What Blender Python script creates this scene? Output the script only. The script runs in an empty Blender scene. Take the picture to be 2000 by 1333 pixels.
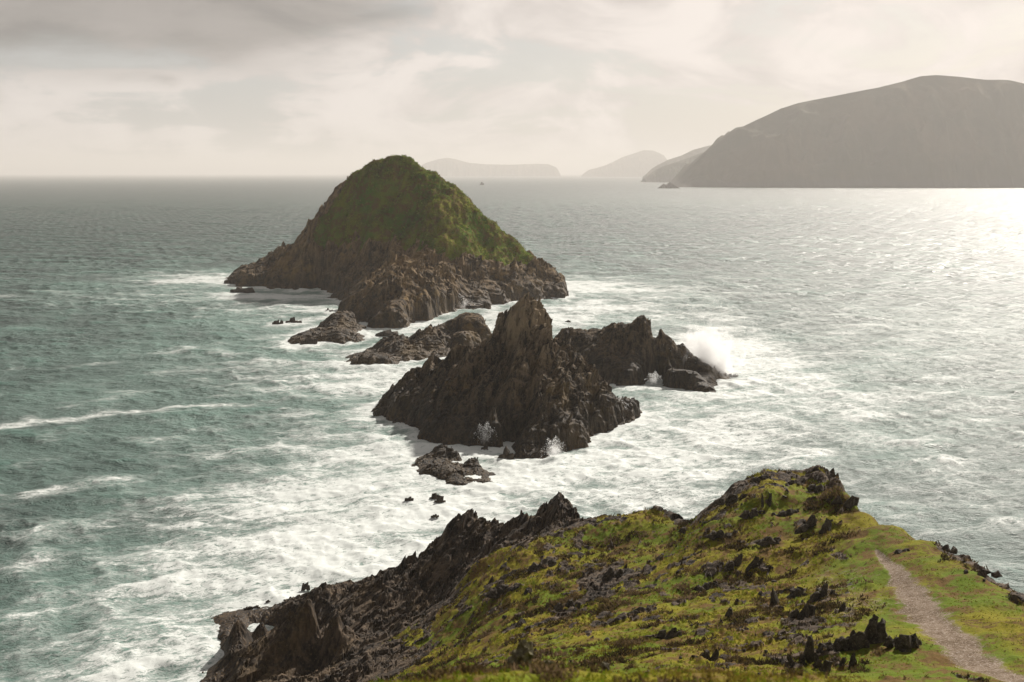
import bpy, math, random
import numpy as np
from mathutils import Vector

# ------------------------------------------------------------------ camera, sky, sun, exposure
scene = bpy.context.scene
COL = scene.collection
CAM_H = 60.0
FOC = 1944.0                      # focal length in photo pixels (2000 px wide)
PITCH = math.atan((666.5 - 338.0) / FOC)

cam_data = bpy.data.cameras.new('camera')
cam = bpy.data.objects.new('camera', cam_data)
COL.objects.link(cam)
cam.location = (0, 0, CAM_H)
cam.rotation_euler = (math.pi / 2 - PITCH, 0, 0)
cam_data.sensor_width = 36.0
cam_data.lens = 36.0 * FOC / 2000.0
cam_data.clip_start = 0.2
cam_data.clip_end = 90000
cam_data.dof.use_dof = True
cam_data.dof.focus_distance = 140.0
cam_data.dof.aperture_fstop = 0.9
scene.camera = cam

scene.view_settings.view_transform = 'Standard'
scene.view_settings.look = 'None'
scene.view_settings.exposure = 0.52
scene.view_settings.gamma = 1.0
scene.cycles.max_bounces = 7
scene.cycles.diffuse_bounces = 3
scene.cycles.volume_bounces = 5
scene.cycles.transparent_max_bounces = 8

SUN_AZ = math.radians(34)          # to the right of the view direction
SUN_EL = math.radians(35)
sun_dir = Vector((math.sin(SUN_AZ) * math.cos(SUN_EL), math.cos(SUN_AZ) * math.cos(SUN_EL), math.sin(SUN_EL)))
sun_data = bpy.data.lights.new('sun', 'SUN')
sun_data.energy = 5.0
sun_data.angle = math.radians(1.5)
sun_data.color = (1.0, 0.93, 0.84)
sun = bpy.data.objects.new('sun', sun_data)
COL.objects.link(sun)
sun.rotation_euler = sun_dir.to_track_quat('Z', 'Y').to_euler()


class NT:
    """small helper that writes node trees"""
    def __init__(self, tree):
        self.t = tree
        self.n = tree.nodes
        self.l = tree.links

    def put(self, sock, v):
        if isinstance(v, bpy.types.NodeSocket):
            self.l.new(v, sock)
        elif isinstance(v, (tuple, list)):
            if len(v) == 3 and len(sock.default_value) == 4:
                v = (*v, 1)
            sock.default_value = v
        else:
            sock.default_value = v

    def node(self, kind, ins=None, **props):
        nd = self.n.new(kind)
        for k, v in props.items():
            setattr(nd, k, v)
        for k, v in (ins or {}).items():
            self.put(nd.inputs[k], v)
        return nd

    def math(self, op, a, b=0.0, c=0.0, clamp=False):
        nd = self.node('ShaderNodeMath', {0: a, 1: b, 2: c}, operation=op)
        nd.use_clamp = clamp
        return nd.outputs[0]

    def noise(self, vec, scale, detail=4, rough=0.55, dist=0.0, col=False):
        nd = self.node('ShaderNodeTexNoise', {'Vector': vec, 'Scale': scale, 'Detail': detail, 'Roughness': rough, 'Distortion': dist})
        return nd.outputs['Color' if col else 'Fac']

    def step(self, x, lo, hi):
        nd = self.node('ShaderNodeMapRange', {'Value': x, 'From Min': lo, 'From Max': hi}, interpolation_type='SMOOTHSTEP')
        return nd.outputs[0]

    def mix(self, f, a, b):
        nd = self.node('ShaderNodeMix', data_type='RGBA')
        self.put(nd.inputs[0], f)
        self.put(nd.inputs[6], a)
        self.put(nd.inputs[7], b)
        return nd.outputs[2]

    def mapping(self, vec, scale=(1, 1, 1), rot=(0, 0, 0), loc=(0, 0, 0)):
        nd = self.node('ShaderNodeMapping', {'Vector': vec, 'Scale': scale, 'Rotation': rot, 'Location': loc})
        return nd.outputs[0]

    def attr(self, name):
        return self.node('ShaderNodeAttribute', attribute_name=name).outputs['Fac']


world = bpy.data.worlds.new('World')
scene.world = world
world.use_nodes = True
wt = NT(world.node_tree)
wt.n.clear()
sky = wt.node('ShaderNodeTexSky', sky_type='NISHITA')
sky.sun_disc = False
sky.sun_elevation = SUN_EL
sky.sun_rotation = SUN_AZ
sky.air_density = 1.0
sky.dust_density = 3.0
geo = wt.node('ShaderNodeNewGeometry')
dirv = wt.node('ShaderNodeVectorMath', {0: geo.outputs['Incoming'], 1: (-1, -1, -1)}, operation='MULTIPLY').outputs[0]
sep = wt.node('ShaderNodeSeparateXYZ', {0: dirv})
dx, dy, dz = sep.outputs
dzc = wt.math('MAXIMUM', dz, 0.0)
den = wt.math('ADD', dzc, 0.10)
cv = wt.node('ShaderNodeCombineXYZ', {0: wt.math('DIVIDE', dx, den), 1: wt.math('DIVIDE', dy, den), 2: 0.0}).outputs[0]
n1 = wt.noise(wt.mapping(cv, (0.75, 0.75, 1), loc=(3.1, 1.7, 0)), 1.0, 8, 0.58, 0.35)
n2 = wt.noise(wt.mapping(dirv, (7.0, 7.0, 17.0), loc=(0.4, 2.2, 5.1)), 1.0, 9, 0.55, 0.5)
n3 = wt.noise(wt.mapping(dirv, (3.0, 3.0, 10.0), loc=(7.4, 0.2, 1.1)), 1.0, 6, 0.5, 0.3)
cloud = wt.math('ADD', wt.math('MULTIPLY', n1, 0.45), wt.math('MULTIPLY', n2, 0.55))
# heavy grey bank up on the left of the view, thinning toward the sun
az = wt.math('ARCTAN2', dx, dy)
bank = wt.math('MULTIPLY', wt.step(wt.math('ADD', az, wt.math('MULTIPLY', n3, 0.9)), 0.40, 0.10),
               wt.step(wt.math('ADD', dz, wt.math('MULTIPLY', n2, 0.12)), 0.135, 0.180))
gapf = wt.step(cloud, 0.52, 0.45)
skyc = wt.node('ShaderNodeMix', data_type='RGBA')
wt.put(skyc.inputs[0], 0.72)
wt.put(skyc.inputs[6], sky.outputs[0])
wt.put(skyc.inputs[7], (5.6, 5.85, 5.85))
light_c = (8.9, 8.25, 7.8)
mid_c = (6.5, 6.0, 5.7)
cc = wt.mix(wt.step(n2, 0.38, 0.62), mid_c, light_c)
c1 = wt.mix(wt.math('MULTIPLY', gapf, 0.8), cc, skyc.outputs[2])
dark_c = wt.mix(wt.step(wt.math('ADD', wt.math('MULTIPLY', n2, .5), wt.math('MULTIPLY', n1, .5)), 0.36, 0.60), (2.0, 1.9, 1.8), (3.8, 3.5, 3.3))
c2 = wt.mix(wt.math('MULTIPLY', bank, 0.95), c1, dark_c)
# left half of the sky is under thicker cloud than the side of the sun
side = wt.step(az, -0.7, 0.75)
c3 = wt.node('ShaderNodeVectorMath', {0: c2, 1: wt.mix(side, (0.77, 0.775, 0.78), (1.06, 1.03, 1.00))}, operation='MULTIPLY').outputs[0]
# dimming added to the unseen sky overhead, to cut ambient light and raise contrast
over = wt.mix(wt.step(dz, 0.22, 0.65), (1, 1, 1), (0.5, 0.5, 0.52))
c3 = wt.node('ShaderNodeVectorMath', {0: c3, 1: over}, operation='MULTIPLY').outputs[0]
bg = wt.node('ShaderNodeBackground', {'Color': c3, 'Strength': 0.077})
out = wt.node('ShaderNodeOutputWorld', {'Surface': bg.outputs[0]})

# ------------------------------------------------------------------ picture <-> place
SP, CP = math.sin(PITCH), math.cos(PITCH)


def ray(px, py):
    x = (px - 1000.0) / FOC
    u = (666.5 - py) / FOC
    return x, CP + u * SP, -SP + u * CP


def P(px, py, z=0.0):
    """the point at height z seen at a photo pixel"""
    x, y, d = ray(px, py)
    t = (z - CAM_H) / d
    return (x * t, y * t, z)


def D(px, py, Y):
    """the point Y metres ahead seen at a photo pixel"""
    x, y, d = ray(px, py)
    t = Y / y
    return (x * t, Y, CAM_H + d * t)


# ------------------------------------------------------------------ noise
def _h(ix, iy, seed):
    ix = ix.astype(np.int64).astype(np.uint64)
    iy = iy.astype(np.int64).astype(np.uint64)
    h = (ix * np.uint64(0x9E3779B1) + iy * np.uint64(0x85EBCA77) + np.uint64(seed * 7919 + 17)) & np.uint64(0xFFFFFFFF)
    h ^= h >> np.uint64(15)
    h = (h * np.uint64(0x2C1B3C6D)) & np.uint64(0xFFFFFFFF)
    h ^= h >> np.uint64(12)
    h = (h * np.uint64(0x297A2D39)) & np.uint64(0xFFFFFFFF)
    h ^= h >> np.uint64(15)
    return h.astype(np.float64) / 4294967295.0


def gn(x, y, seed=0):
    x0 = np.floor(x)
    y0 = np.floor(y)
    fx, fy = x - x0, y - y0
    r = 0

    def g(ix, iy, dx, dy):
        a = _h(ix, iy, seed) * (2 * math.pi)
        return np.cos(a) * dx + np.sin(a) * dy
    ux = fx * fx * fx * (fx * (fx * 6 - 15) + 10)
    uy = fy * fy * fy * (fy * (fy * 6 - 15) + 10)
    a = g(x0, y0, fx, fy)
    b = g(x0 + 1, y0, fx - 1, fy)
    c = g(x0, y0 + 1, fx, fy - 1)
    d = g(x0 + 1, y0 + 1, fx - 1, fy - 1)
    return 1.5 * ((a + (b - a) * ux) + ((c + (d - c) * ux) - (a + (b - a) * ux)) * uy)


def fbm(x, y, octv=4, seed=0, gain=0.5):
    s, a, f = 0, 1.0, 1.0
    for i in range(octv):
        s = s + a * gn(x * f + i * 13.7, y * f - i * 7.3, seed + i)
        a *= gain
        f *= 2.03
    return s


def ridged(x, y, octv=4, seed=0, gain=0.5):
    s, a, f = 0, 1.0, 1.0
    for i in range(octv):
        s = s + a * (1 - 2 * np.abs(gn(x * f + i * 5.1, y * f + i * 9.2, seed + i)))
        a *= gain
        f *= 2.1
    return s


def sst(x, a, b):
    t = np.clip((x - a) / (b - a), 0, 1)
    return t * t * (3 - 2 * t)


def fins(u, v, w, L, seed):
    """broken upright beds: thin slabs across u, snapped off along v"""
    uu = u / w
    i = np.floor(uu)
    f = uu - i
    r0 = _h(i, i * 0 + 3, seed)
    j = np.floor(v / L + r0 * 10)
    r = _h(i, j, seed + 5)
    return (r - 0.5) + 0.7 * (f - 0.5) * np.where(_h(i, j, seed + 9) > 0.3, 1, -1)


def rock_detail(x, y, ang, amp, seed, scale=1.0):
    c, s = math.cos(ang), math.sin(ang)
    wx = fbm(x / (9 * scale), y / (9 * scale), 3, seed + 40)
    wy = fbm(x / (9 * scale) + 50, y / (9 * scale), 3, seed + 50)
    u = x * c + y * s + wx * 2.2 * scale
    v = -x * s + y * c + wy * 2.2 * scale
    d = 1.5 * fins(u, v, 7.5 * scale, 14 * scale, seed + 31) + 1.6 * fbm(u / (7 * scale), v / (16 * scale), 3, seed + 33)
    d = d + 1.00 * fins(u, v, 3.4 * scale, 9 * scale, seed)
    d = d + 0.85 * fins(u + 0.5 * gn(v / 2, u / 2, seed), v, 1.5 * scale, 4.5 * scale, seed + 1)
    d = d + 0.28 * fins(u, v, 0.65 * scale, 2.0 * scale, seed + 2)
    d = d + 0.6 * ridged(u / (5 * scale), v / (11 * scale), 4, seed + 3) - 0.3
    return amp * d


class RBF:
    def __init__(self, pts, vals, smooth=0.0):
        self.p = np.array(pts, float)
        v = np.array(vals, float)
        n = len(self.p)
        r = np.hypot(self.p[:, None, 0] - self.p[None, :, 0], self.p[:, None, 1] - self.p[None, :, 1])
        A = np.zeros((n + 1, n + 1))
        A[:n, :n] = -np.sqrt(r * r + 1.0) - smooth * np.eye(n) * -1
        A[:n, n] = 1
        A[n, :n] = 1
        if v.ndim == 1:
            v = v[:, None]
        b = np.vstack([v, np.zeros((1, v.shape[1]))])
        self.w = np.linalg.solve(A, b)

    def __call__(self, x, y):
        sh = x.shape
        x = x.ravel()
        y = y.ravel()
        o = np.zeros((x.size, self.w.shape[1]))
        for k in range(0, x.size, 60000):
            a = x[k:k + 60000, None] - self.p[None, :, 0]
            b = y[k:k + 60000, None] - self.p[None, :, 1]
            o[k:k + 60000] = -np.sqrt(a * a + b * b + 1.0) @ self.w[:-1] + self.w[-1]
        return [o[:, i].reshape(sh) for i in range(o.shape[1])]


# ------------------------------------------------------------------ mesh building
def make_mesh(name, V, faces, mat, loc=(0, 0, 0), attrs=None, smooth=False, mat2=None):
    """faces: (n,3) or (n,4) int array, or a list of both kinds"""
    me = bpy.data.meshes.new(name)
    V = np.asarray(V, np.float64) - np.array(loc)
    if not isinstance(faces, list):
        faces = [faces]
    faces = [f for f in faces if len(f)]
    nl = sum(f.size for f in faces)
    nf = sum(len(f) for f in faces)
    me.vertices.add(len(V))
    me.vertices.foreach_set('co', V.astype(np.float32).ravel())
    me.loops.add(nl)
    me.loops.foreach_set('vertex_index', np.concatenate([f.ravel() for f in faces]).astype(np.int32))
    me.polygons.add(nf)
    tot = np.concatenate([np.full(len(f), f.shape[1]) for f in faces]).astype(np.int32)
    st = np.concatenate([[0], np.cumsum(tot)[:-1]]).astype(np.int32)
    me.polygons.foreach_set('loop_start', st)
    me.polygons.foreach_set('loop_total', tot)
    if isinstance(smooth, np.ndarray):
        me.polygons.foreach_set('use_smooth', smooth)
    else:
        me.polygons.foreach_set('use_smooth', np.full(nf, bool(smooth)))
    for k, a in (attrs or {}).items():
        at = me.attributes.new(k, 'FLOAT', 'POINT')
        at.data.foreach_set('value', np.asarray(a, np.float32).ravel())
    me.update(calc_edges=True)
    me.materials.append(mat)
    ob = bpy.data.objects.new(name, me)
    ob.location = loc
    COL.objects.link(ob)
    return ob


def tag(o, label=None, cat=None, group=None, kind=None):
    if label:
        o['label'] = label
    if cat:
        o['category'] = cat
    if group:
        o['group'] = group
    if kind:
        o['kind'] = kind
    return o


def grid_faces(nx, ny):
    i = np.arange(nx * ny).reshape(ny, nx)
    return np.stack([i[:-1, :-1], i[:-1, 1:], i[1:, 1:], i[1:, :-1]], -1).reshape(-1, 4)


def compact(V, F, attrs):
    used = np.zeros(len(V), bool)
    used[F.ravel()] = True
    idx = np.cumsum(used) - 1
    return V[used], idx[F], {k: a.ravel()[used] for k, a in attrs.items()}


# angular shards of slate as plain arrays
import bmesh


def shard_variant(rng, sx, sy, sz, n=14, point=0.4):
    bm = bmesh.new()
    for _ in range(n):
        t = rng.random()
        k = 1 - (1 - point) * max(0, t)
        a = rng.random() * 2 * math.pi
        bm.verts.new((math.cos(a) * sx * k * (0.7 + .3 * rng.random()), math.sin(a) * sy * k * (0.7 + .3 * rng.random()), sz * (t ** 0.8) - 0.12 * sz))
    bmesh.ops.convex_hull(bm, input=bm.verts)
    for v in [v for v in bm.verts if not v.link_faces]:
        bm.verts.remove(v)
    bmesh.ops.triangulate(bm, faces=bm.faces)
    bm.verts.index_update()
    V = np.array([v.co[:] for v in bm.verts])
    F = np.array([[v.index for v in f.verts] for f in bm.faces])
    bm.free()
    return V, F


_r = random.Random(5)
BLADES = [shard_variant(_r, 0.5, 0.22, 1.0, 16, 0.25) for _ in range(10)]
CRAGS = [shard_variant(_r, 0.62, 0.5, 0.8, 22, 0.22) for _ in range(10)]
BLOCKS = [shard_variant(_r, 0.5, 0.42, 0.75, 18, 0.62) for _ in range(10)]


def place_shards(variants, pts, size, rotz, leanx, leany, rng, squash=None):
    """merged arrays of many shards standing at pts"""
    VV, FF, off = [], [], 0
    for k in range(len(pts)):
        V, F = variants[rng.integers(len(variants))]
        s = size[k]
        v = V * s
        if squash is not None:
            v = v * squash
        # lean
        v = v.copy()
        v[:, 0] += v[:, 2] * leanx[k]
        v[:, 1] += v[:, 2] * leany[k]
        c, sn = math.cos(rotz[k]), math.sin(rotz[k])
        x = v[:, 0] * c - v[:, 1] * sn
        y = v[:, 0] * sn + v[:, 1] * c
        VV.append(np.stack([x, y, v[:, 2]], 1) + pts[k])
        FF.append(F + off)
        off += len(V)
    return np.vstack(VV), np.vstack(FF)


# ------------------------------------------------------------------ materials
def new_mat(name):
    m = bpy.data.materials.new(name)
    m.use_nodes = True
    t = NT(m.node_tree)
    t.n.clear()
    return m, t


def terrain_material(name, rock_a, rock_b, grass_cols, fine=1.0, lichen=0.5, bump=0.25, dry=(0.2, 0.15, 0.1), dry_z=(14, 26), wet_z=(6.0, 1.5)):
    m, t = new_mat(name)
    tc = t.node('ShaderNodeTexCoord').outputs['Object']
    geo = t.node('ShaderNodeNewGeometry')
    zz = t.node('ShaderNodeSeparateXYZ', {0: geo.outputs['Position']}).outputs[2]
    g_att = t.attr('grass')
    p_att = t.attr('path')
    big = t.noise(tc, 0.09 * fine, 5, 0.6)
    med = t.noise(tc, 0.55 * fine, 6, 0.62, 0.4)
    fin = t.noise(tc, 3.2 * fine, 6, 0.65)
    vfin = t.noise(tc, 11.0 * fine, 4, 0.7)
    # rock: dark slate with paler beds, dark wet foot, ochre lichen
    beds = t.noise(t.mapping(tc, (1.6 * fine, 1.6 * fine, 0.14 * fine), rot=(0.12, 0.18, 0)), 1.0, 6, 0.65, 0.3)
    slabs = t.noise(t.mapping(tc, (0.42 * fine, 0.42 * fine, 0.05 * fine), rot=(0.10, 0.26, 0)), 1.0, 4, 0.6, 0.5)
    bsum = t.math('ADD', t.math('MULTIPLY', beds, .55), t.math('MULTIPLY', slabs, .45))
    r1 = t.mix(t.step(bsum, 0.43, 0.60), rock_a, rock_b)
    r2 = t.mix(t.math('MULTIPLY', t.step(fin, 0.50, 0.72), 0.55), r1, tuple(min(1, c * 2.1) for c in rock_b))
    r3 = t.mix(t.math('MULTIPLY', t.step(t.math('ADD', t.math('MULTIPLY', big, .6), t.math('MULTIPLY', med, .4)), 0.52, 0.62), lichen), r2, (0.20, 0.125, 0.035))
    # bare dry slabs above the black splash zone are paler
    dz_ = t.step(t.math('ADD', zz, t.math('MULTIPLY', t.math('SUBTRACT', big, 0.5), 26.0)), *dry_z)
    r3 = t.mix(t.math('MULTIPLY', t.math('MULTIPLY', dz_, t.step(bsum, 0.40, 0.56)), 0.85), r3, dry)
    wet = t.step(t.math('ADD', zz, t.math('MULTIPLY', med, 5.0)), *wet_z)
    r4 = t.mix(t.math('MULTIPLY', wet, 0.55), r3, tuple(c * 0.55 for c in rock_a))
    # ochre weed in a band just above the water
    weed = t.math('MULTIPLY', t.step(t.math('ADD', zz, t.math('MULTIPLY', med, 3.0)), 3.6, 2.2), t.step(fin, 0.5, 0.66))
    r5 = t.mix(t.math('MULTIPLY', weed, 0.6), r4, (0.13, 0.075, 0.022))
    # turf
    ga, gb, gc, gd = grass_cols
    g1 = t.mix(t.step(big, 0.40, 0.60), ga, gb)
    g2 = t.mix(t.step(t.math('ADD', t.math('MULTIPLY', med, .65), t.math('MULTIPLY', fin, .35)), 0.47, 0.57), g1, gc)
    g3 = t.mix(t.math('MULTIPLY', t.step(vfin, 0.42, 0.66), 0.55), g2, gd)
    g4 = t.mix(t.math('MULTIPLY', t.step(fin, 0.62, 0.75), 0.5), g3, (0.17, 0.13, 0.05))
    # earth path
    pa = t.mix(t.step(fin, 0.35, 0.65), (0.11, 0.075, 0.048), (0.21, 0.165, 0.125))
    pa = t.mix(t.math('MULTIPLY', t.step(med, 0.48, 0.62), 0.75), pa, (0.095, 0.065, 0.038))
    pb = t.mix(t.step(vfin, 0.52, 0.66), pa, (0.38, 0.33, 0.28))
    gm = t.step(t.math('ADD', g_att, t.math('MULTIPLY', t.math('SUBTRACT', fin, 0.5), 0.7)), 0.38, 0.62)
    base = t.mix(gm, r5, g4)
    spec = t.math('SUBTRACT', 0.28, t.math('MULTIPLY', gm, 0.22))
    pm = t.step(t.math('ADD', p_att, t.math('MULTIPLY', t.math('SUBTRACT', t.math('ADD', t.math('MULTIPLY', fin, .6), t.math('MULTIPLY', vfin, .4)), 0.5), 1.6)), 0.35, 0.75)
    base = t.mix(pm, base, pb)
    rough = t.math('SUBTRACT', 0.92, t.math('MULTIPLY', t.math('MULTIPLY', wet, t.math('SUBTRACT', 1.0, gm)), 0.25))
    hgt = t.math('ADD', t.math('MULTIPLY', fin, 0.6), t.math('ADD', t.math('MULTIPLY', vfin, 0.3), t.math('MULTIPLY', beds, 0.5)))
    bp = t.node('ShaderNodeBump', {'Height': hgt, 'Strength': 0.9, 'Distance': bump})
    bs = t.node('ShaderNodeBsdfPrincipled', {'Base Color': base, 'Roughness': rough, 'Normal': bp.outputs[0], 'Specular IOR Level': spec})
    t.node('ShaderNodeOutputMaterial', {'Surface': bs.outputs[0]})
    return m


HEAD_G = ((0.200, 0.176, 0.014), (0.100, 0.148, 0.010), (0.130, 0.076, 0.028), (0.052, 0.048, 0.012))
LURE_G = ((0.165, 0.165, 0.014), (0.070, 0.135, 0.008), (0.130, 0.080, 0.022), (0.040, 0.045, 0.006))
M_head = terrain_material('headland turf and rock', (0.016, 0.012, 0.009), (0.085, 0.061, 0.040), HEAD_G, 1.0, 0.15, 0.12, (0.10, 0.072, 0.05), (15, 40))
M_isle = terrain_material('island turf and rock', (0.024, 0.016, 0.009), (0.135, 0.090, 0.045), LURE_G, 0.45, 0.6, 0.7, (0.24, 0.160, 0.075), (10, 30), (13, 3))
M_stack = terrain_material('sea stack rock', (0.012, 0.009, 0.006), (0.120, 0.086, 0.052), LURE_G, 0.8, 0.3, 0.5, (0.27, 0.205, 0.13), (12, 24), (15, 6))


def simple_rock(name, a, b, c, scale):
    m, t = new_mat(name)
    tc = t.node('ShaderNodeTexCoord').outputs['Object']
    f = t.noise(tc, scale, 6, 0.65)
    g = t.noise(tc, scale * 4.5, 4, 0.7)
    c1 = t.mix(t.step(f, 0.38, 0.62), a, b)
    c2 = t.mix(t.math('MULTIPLY', t.step(g, 0.55, 0.68), 0.8), c1, c)
    bp = t.node('ShaderNodeBump', {'Height': t.math('ADD', f, t.math('MULTIPLY', g, 0.4)), 'Strength': 0.8, 'Distance': 0.25 / scale})
    bs = t.node('ShaderNodeBsdfPrincipled', {'Base Color': c2, 'Roughness': 0.9, 'Normal': bp.outputs[0], 'Specular IOR Level': 0.3})
    t.node('ShaderNodeOutputMaterial', {'Surface': bs.outputs[0]})
    return m


M_stone = simple_rock('lichen spotted slate', (0.026, 0.021, 0.016), (0.065, 0.052, 0.038), (0.17, 0.15, 0.085), 2.5)
M_near = simple_rock('lichen covered boulder', (0.06, 0.052, 0.036), (0.16, 0.145, 0.085), (0.34, 0.32, 0.21), 5.0)
M_pale = simple_rock('pale stone', (0.55, 0.53, 0.50), (0.70, 0.68, 0.64), (0.45, 0.42, 0.38), 3.0)
M_skerry = simple_rock('dark wet rock', (0.026, 0.021, 0.017), (0.060, 0.047, 0.035), (0.11, 0.075, 0.035), 0.9)

# ------------------------------------------------------------------ islands and sea stacks
SHORE = []          # points along every waterline, for the foam
EROCK = math.radians(-18)


def height_field_island(name, label, cat, front, sky, inner, back, mat, sp=0.3, cliff=3.0, amp=1.2,
                        ang=EROCK, seed=1, scale=1.0, lean=0.35, shards=200, shard_size=(0.8, 2.2), gdef=0.0, extra=None,
                        gfun=None, smooth=0.0, split=False, gully=0.0, gl=12.0):
    """front: waterline pixels; sky / inner: (px, py, Y[, grass]) surface points; back: metres behind the
    skyline where the far waterline runs"""
    pts, zs, gs = [], [], []
    S = [D(*q[:3]) for q in sky]
    I = [D(*q[:3]) for q in inner]
    Fp = [P(px, py) for px, py in front]
    cx = np.mean([p[0] for p in S + Fp])
    cy = np.mean([p[1] for p in S]) + back * 0.2

    def zin(z):
        return z - cliff if z > cliff + 0.6 else 0.6 * z / (cliff + 0.6)
    for q, p in zip(list(sky) + list(inner), S + I):
        pts.append(p[:2])
        zs.append(zin(p[2]))
        gs.append(q[3] if len(q) > 3 else gdef)
    for p in Fp:
        pts.append(p[:2]); zs.append(0.0); gs.append(0.0)
        vx, vy = p[0] - cx, p[1] - cy
        n = math.hypot(vx, vy) or 1
        pts.append((p[0] + vx / n * 8, p[1] + vy / n * 8)); zs.append(-5.0); gs.append(0)
    for p in S:
        b = back * (0.45 + 0.55 * min(1, p[2] / max(q[2] for q in S)))
        pts.append((p[0], p[1] + b)); zs.append(0.0); gs.append(0)
        pts.append((p[0] + (p[0] - cx) * .1, p[1] + b + 8)); zs.append(-5.0); gs.append(0)
    for p in (extra or []):
        pts.append(p[:2]); zs.append(p[2]); gs.append(p[3] if len(p) > 3 else 0)
    A = np.array(pts)
    x0, y0 = A.min(0) - 1
    x1, y1 = A.max(0) + 1
    rb = RBF(pts, np.array([zs, gs]).T, smooth)
    nx, ny = int((x1 - x0) / sp) + 2, int((y1 - y0) / sp) + 2
    X, Y = np.meshgrid(np.linspace(x0, x1, nx), np.linspace(y0, y1, ny))
    # the outline itself is ragged
    wX = X + 1.6 * scale * fbm(X / (7 * scale), Y / (7 * scale), 4, seed + 70)
    wY = Y + 1.6 * scale * fbm(X / (7 * scale) + 9, Y / (7 * scale), 4, seed + 80)
    zi, g = rb(wX, wY)
    h0 = zi + cliff * sst(zi, -0.4, 1.4)
    g = g + 0.22 * fbm(X / (5 * scale), Y / (5 * scale), 4, seed + 11)
    if gfun:
        g = gfun(X, Y, h0, g)
    gm = sst(g, 0.35, 0.65)
    det = rock_detail(X, Y, ang, amp, seed, scale)
    m = sst(zi, -1.0, 1.8)
    det = det * (0.40 + 0.60 * sst(zi, 0.5, 9.0))
    c, s = math.cos(ang), math.sin(ang)
    if gully:
        # ribs and gullies running down the faces
        gu = (X * c + Y * s + 2.5 * fbm(X / 18, Y / 18, 3, seed + 90)) / gl
        gv = (-X * s + Y * c) / (gl * 3.2)
        rib_ = ridged(gu, gv, 3, seed + 91, 0.55)
        h0 = h0 + gully * (rib_ - 0.55) * sst(zi, 0.3, 6.0) * (1 - 0.75 * gm) * (1 - 0.85 * sst(zi, 11.0, 20.0) * (cliff < 5))
    turf = 0.55 * scale * fbm(X / (6 * scale), Y / (9 * scale), 5, seed + 21) + 0.3 * scale * ridged(X / (2.2 * scale), Y / (3.4 * scale), 3, seed + 33)
    h = h0 + m * ((1 - gm) * det + gm * (turf + 0.12 * det)) + (1 - m) * 0.5 * det * sst(zi, -4, -1)
    dh = (1 - gm) * m * det
    XX = X + lean * dh * c + (1 - gm) * 0.25 * scale * gn(X * 1.3 / scale, h * 0.9 / scale, seed + 61)
    YY = Y + lean * dh * s + (1 - gm) * 0.45 * scale * gn(Y * 1.1 / scale + 40, h * 0.8 / scale, seed + 62)
    V = np.stack([XX, YY, h], -1).reshape(-1, 3)
    F = grid_faces(nx, ny)
    keep = (V[F, 2].max(1) > -1.6)
    F = F[keep]
    V2, F2, at = compact(V, F, {'grass': gm, 'path': gm * 0})
    near = (np.abs(h0) < 0.5)
    sx, sy = X[near], Y[near]
    k = max(1, len(sx) // 700)
    SHORE.append(np.stack([sx[::k], sy[::k]], 1))
    faces = [F2]
    if shards:
        rng = np.random.default_rng(seed)
        w = ((1 - gm) * (h0 > 1.0)).ravel()
        w = w / w.sum()
        id_ = rng.choice(w.size, shards, p=w)
        sz = shard_size[0] + (shard_size[1] - shard_size[0]) * rng.random(shards) ** 2.2
        pp = V[id_].copy()
        pp[:, 2] -= 0.30 * sz
        sv, sf = place_shards(BLADES + BLOCKS, pp, sz, ang + math.pi / 2 + rng.normal(0, .25, shards), rng.normal(0.1, .25, shards),
                              rng.normal(-lean * .8, .2, shards), rng)
        faces.append(sf + len(V2))
        V2 = np.vstack([V2, sv])
        at = {k2: np.concatenate([a, np.zeros(len(sv))]) for k2, a in at.items()}
    sm = np.zeros(sum(len(f) for f in faces), bool)
    gf = at['grass'][F2].mean(1) > 0.55
    sm[:len(F2)] = gf
    if split:
        root = bpy.data.objects.new(name, None)
        root.location = (cx, cy, 0)
        COL.objects.link(root)
        tag(root, label, cat)
        Vr = V2 - np.array([cx, cy, 0])
        for nm, ff in (('cliff', [F2[~gf]] + faces[1:]), ('grass_slope', [F2[gf]])):
            allf = np.zeros(len(Vr), bool)
            for f_ in ff:
                allf[f_.ravel()] = True
            idx = np.cumsum(allf) - 1
            part = make_mesh(nm, Vr[allf], [idx[f_] for f_ in ff], mat, (0, 0, 0), {k2: a[allf] for k2, a in at.items()}, nm == 'grass_slope')
            part.parent = root
        return part, root
    ob = make_mesh(name, V2, faces, mat, (cx, cy, 0), at, sm)
    tag(ob, label, cat)
    return ob, rb


# the big grassy island
def lure_gf(X, Y, h, g):
    return g + 0.38 * fbm(X / 13, Y / 13, 4, 5) * sst(-X, 30, 60) + 0.15 * fbm(X / 13, Y / 13, 4, 6) - 0.5 * (1 - sst(h, 10, 20))


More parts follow.
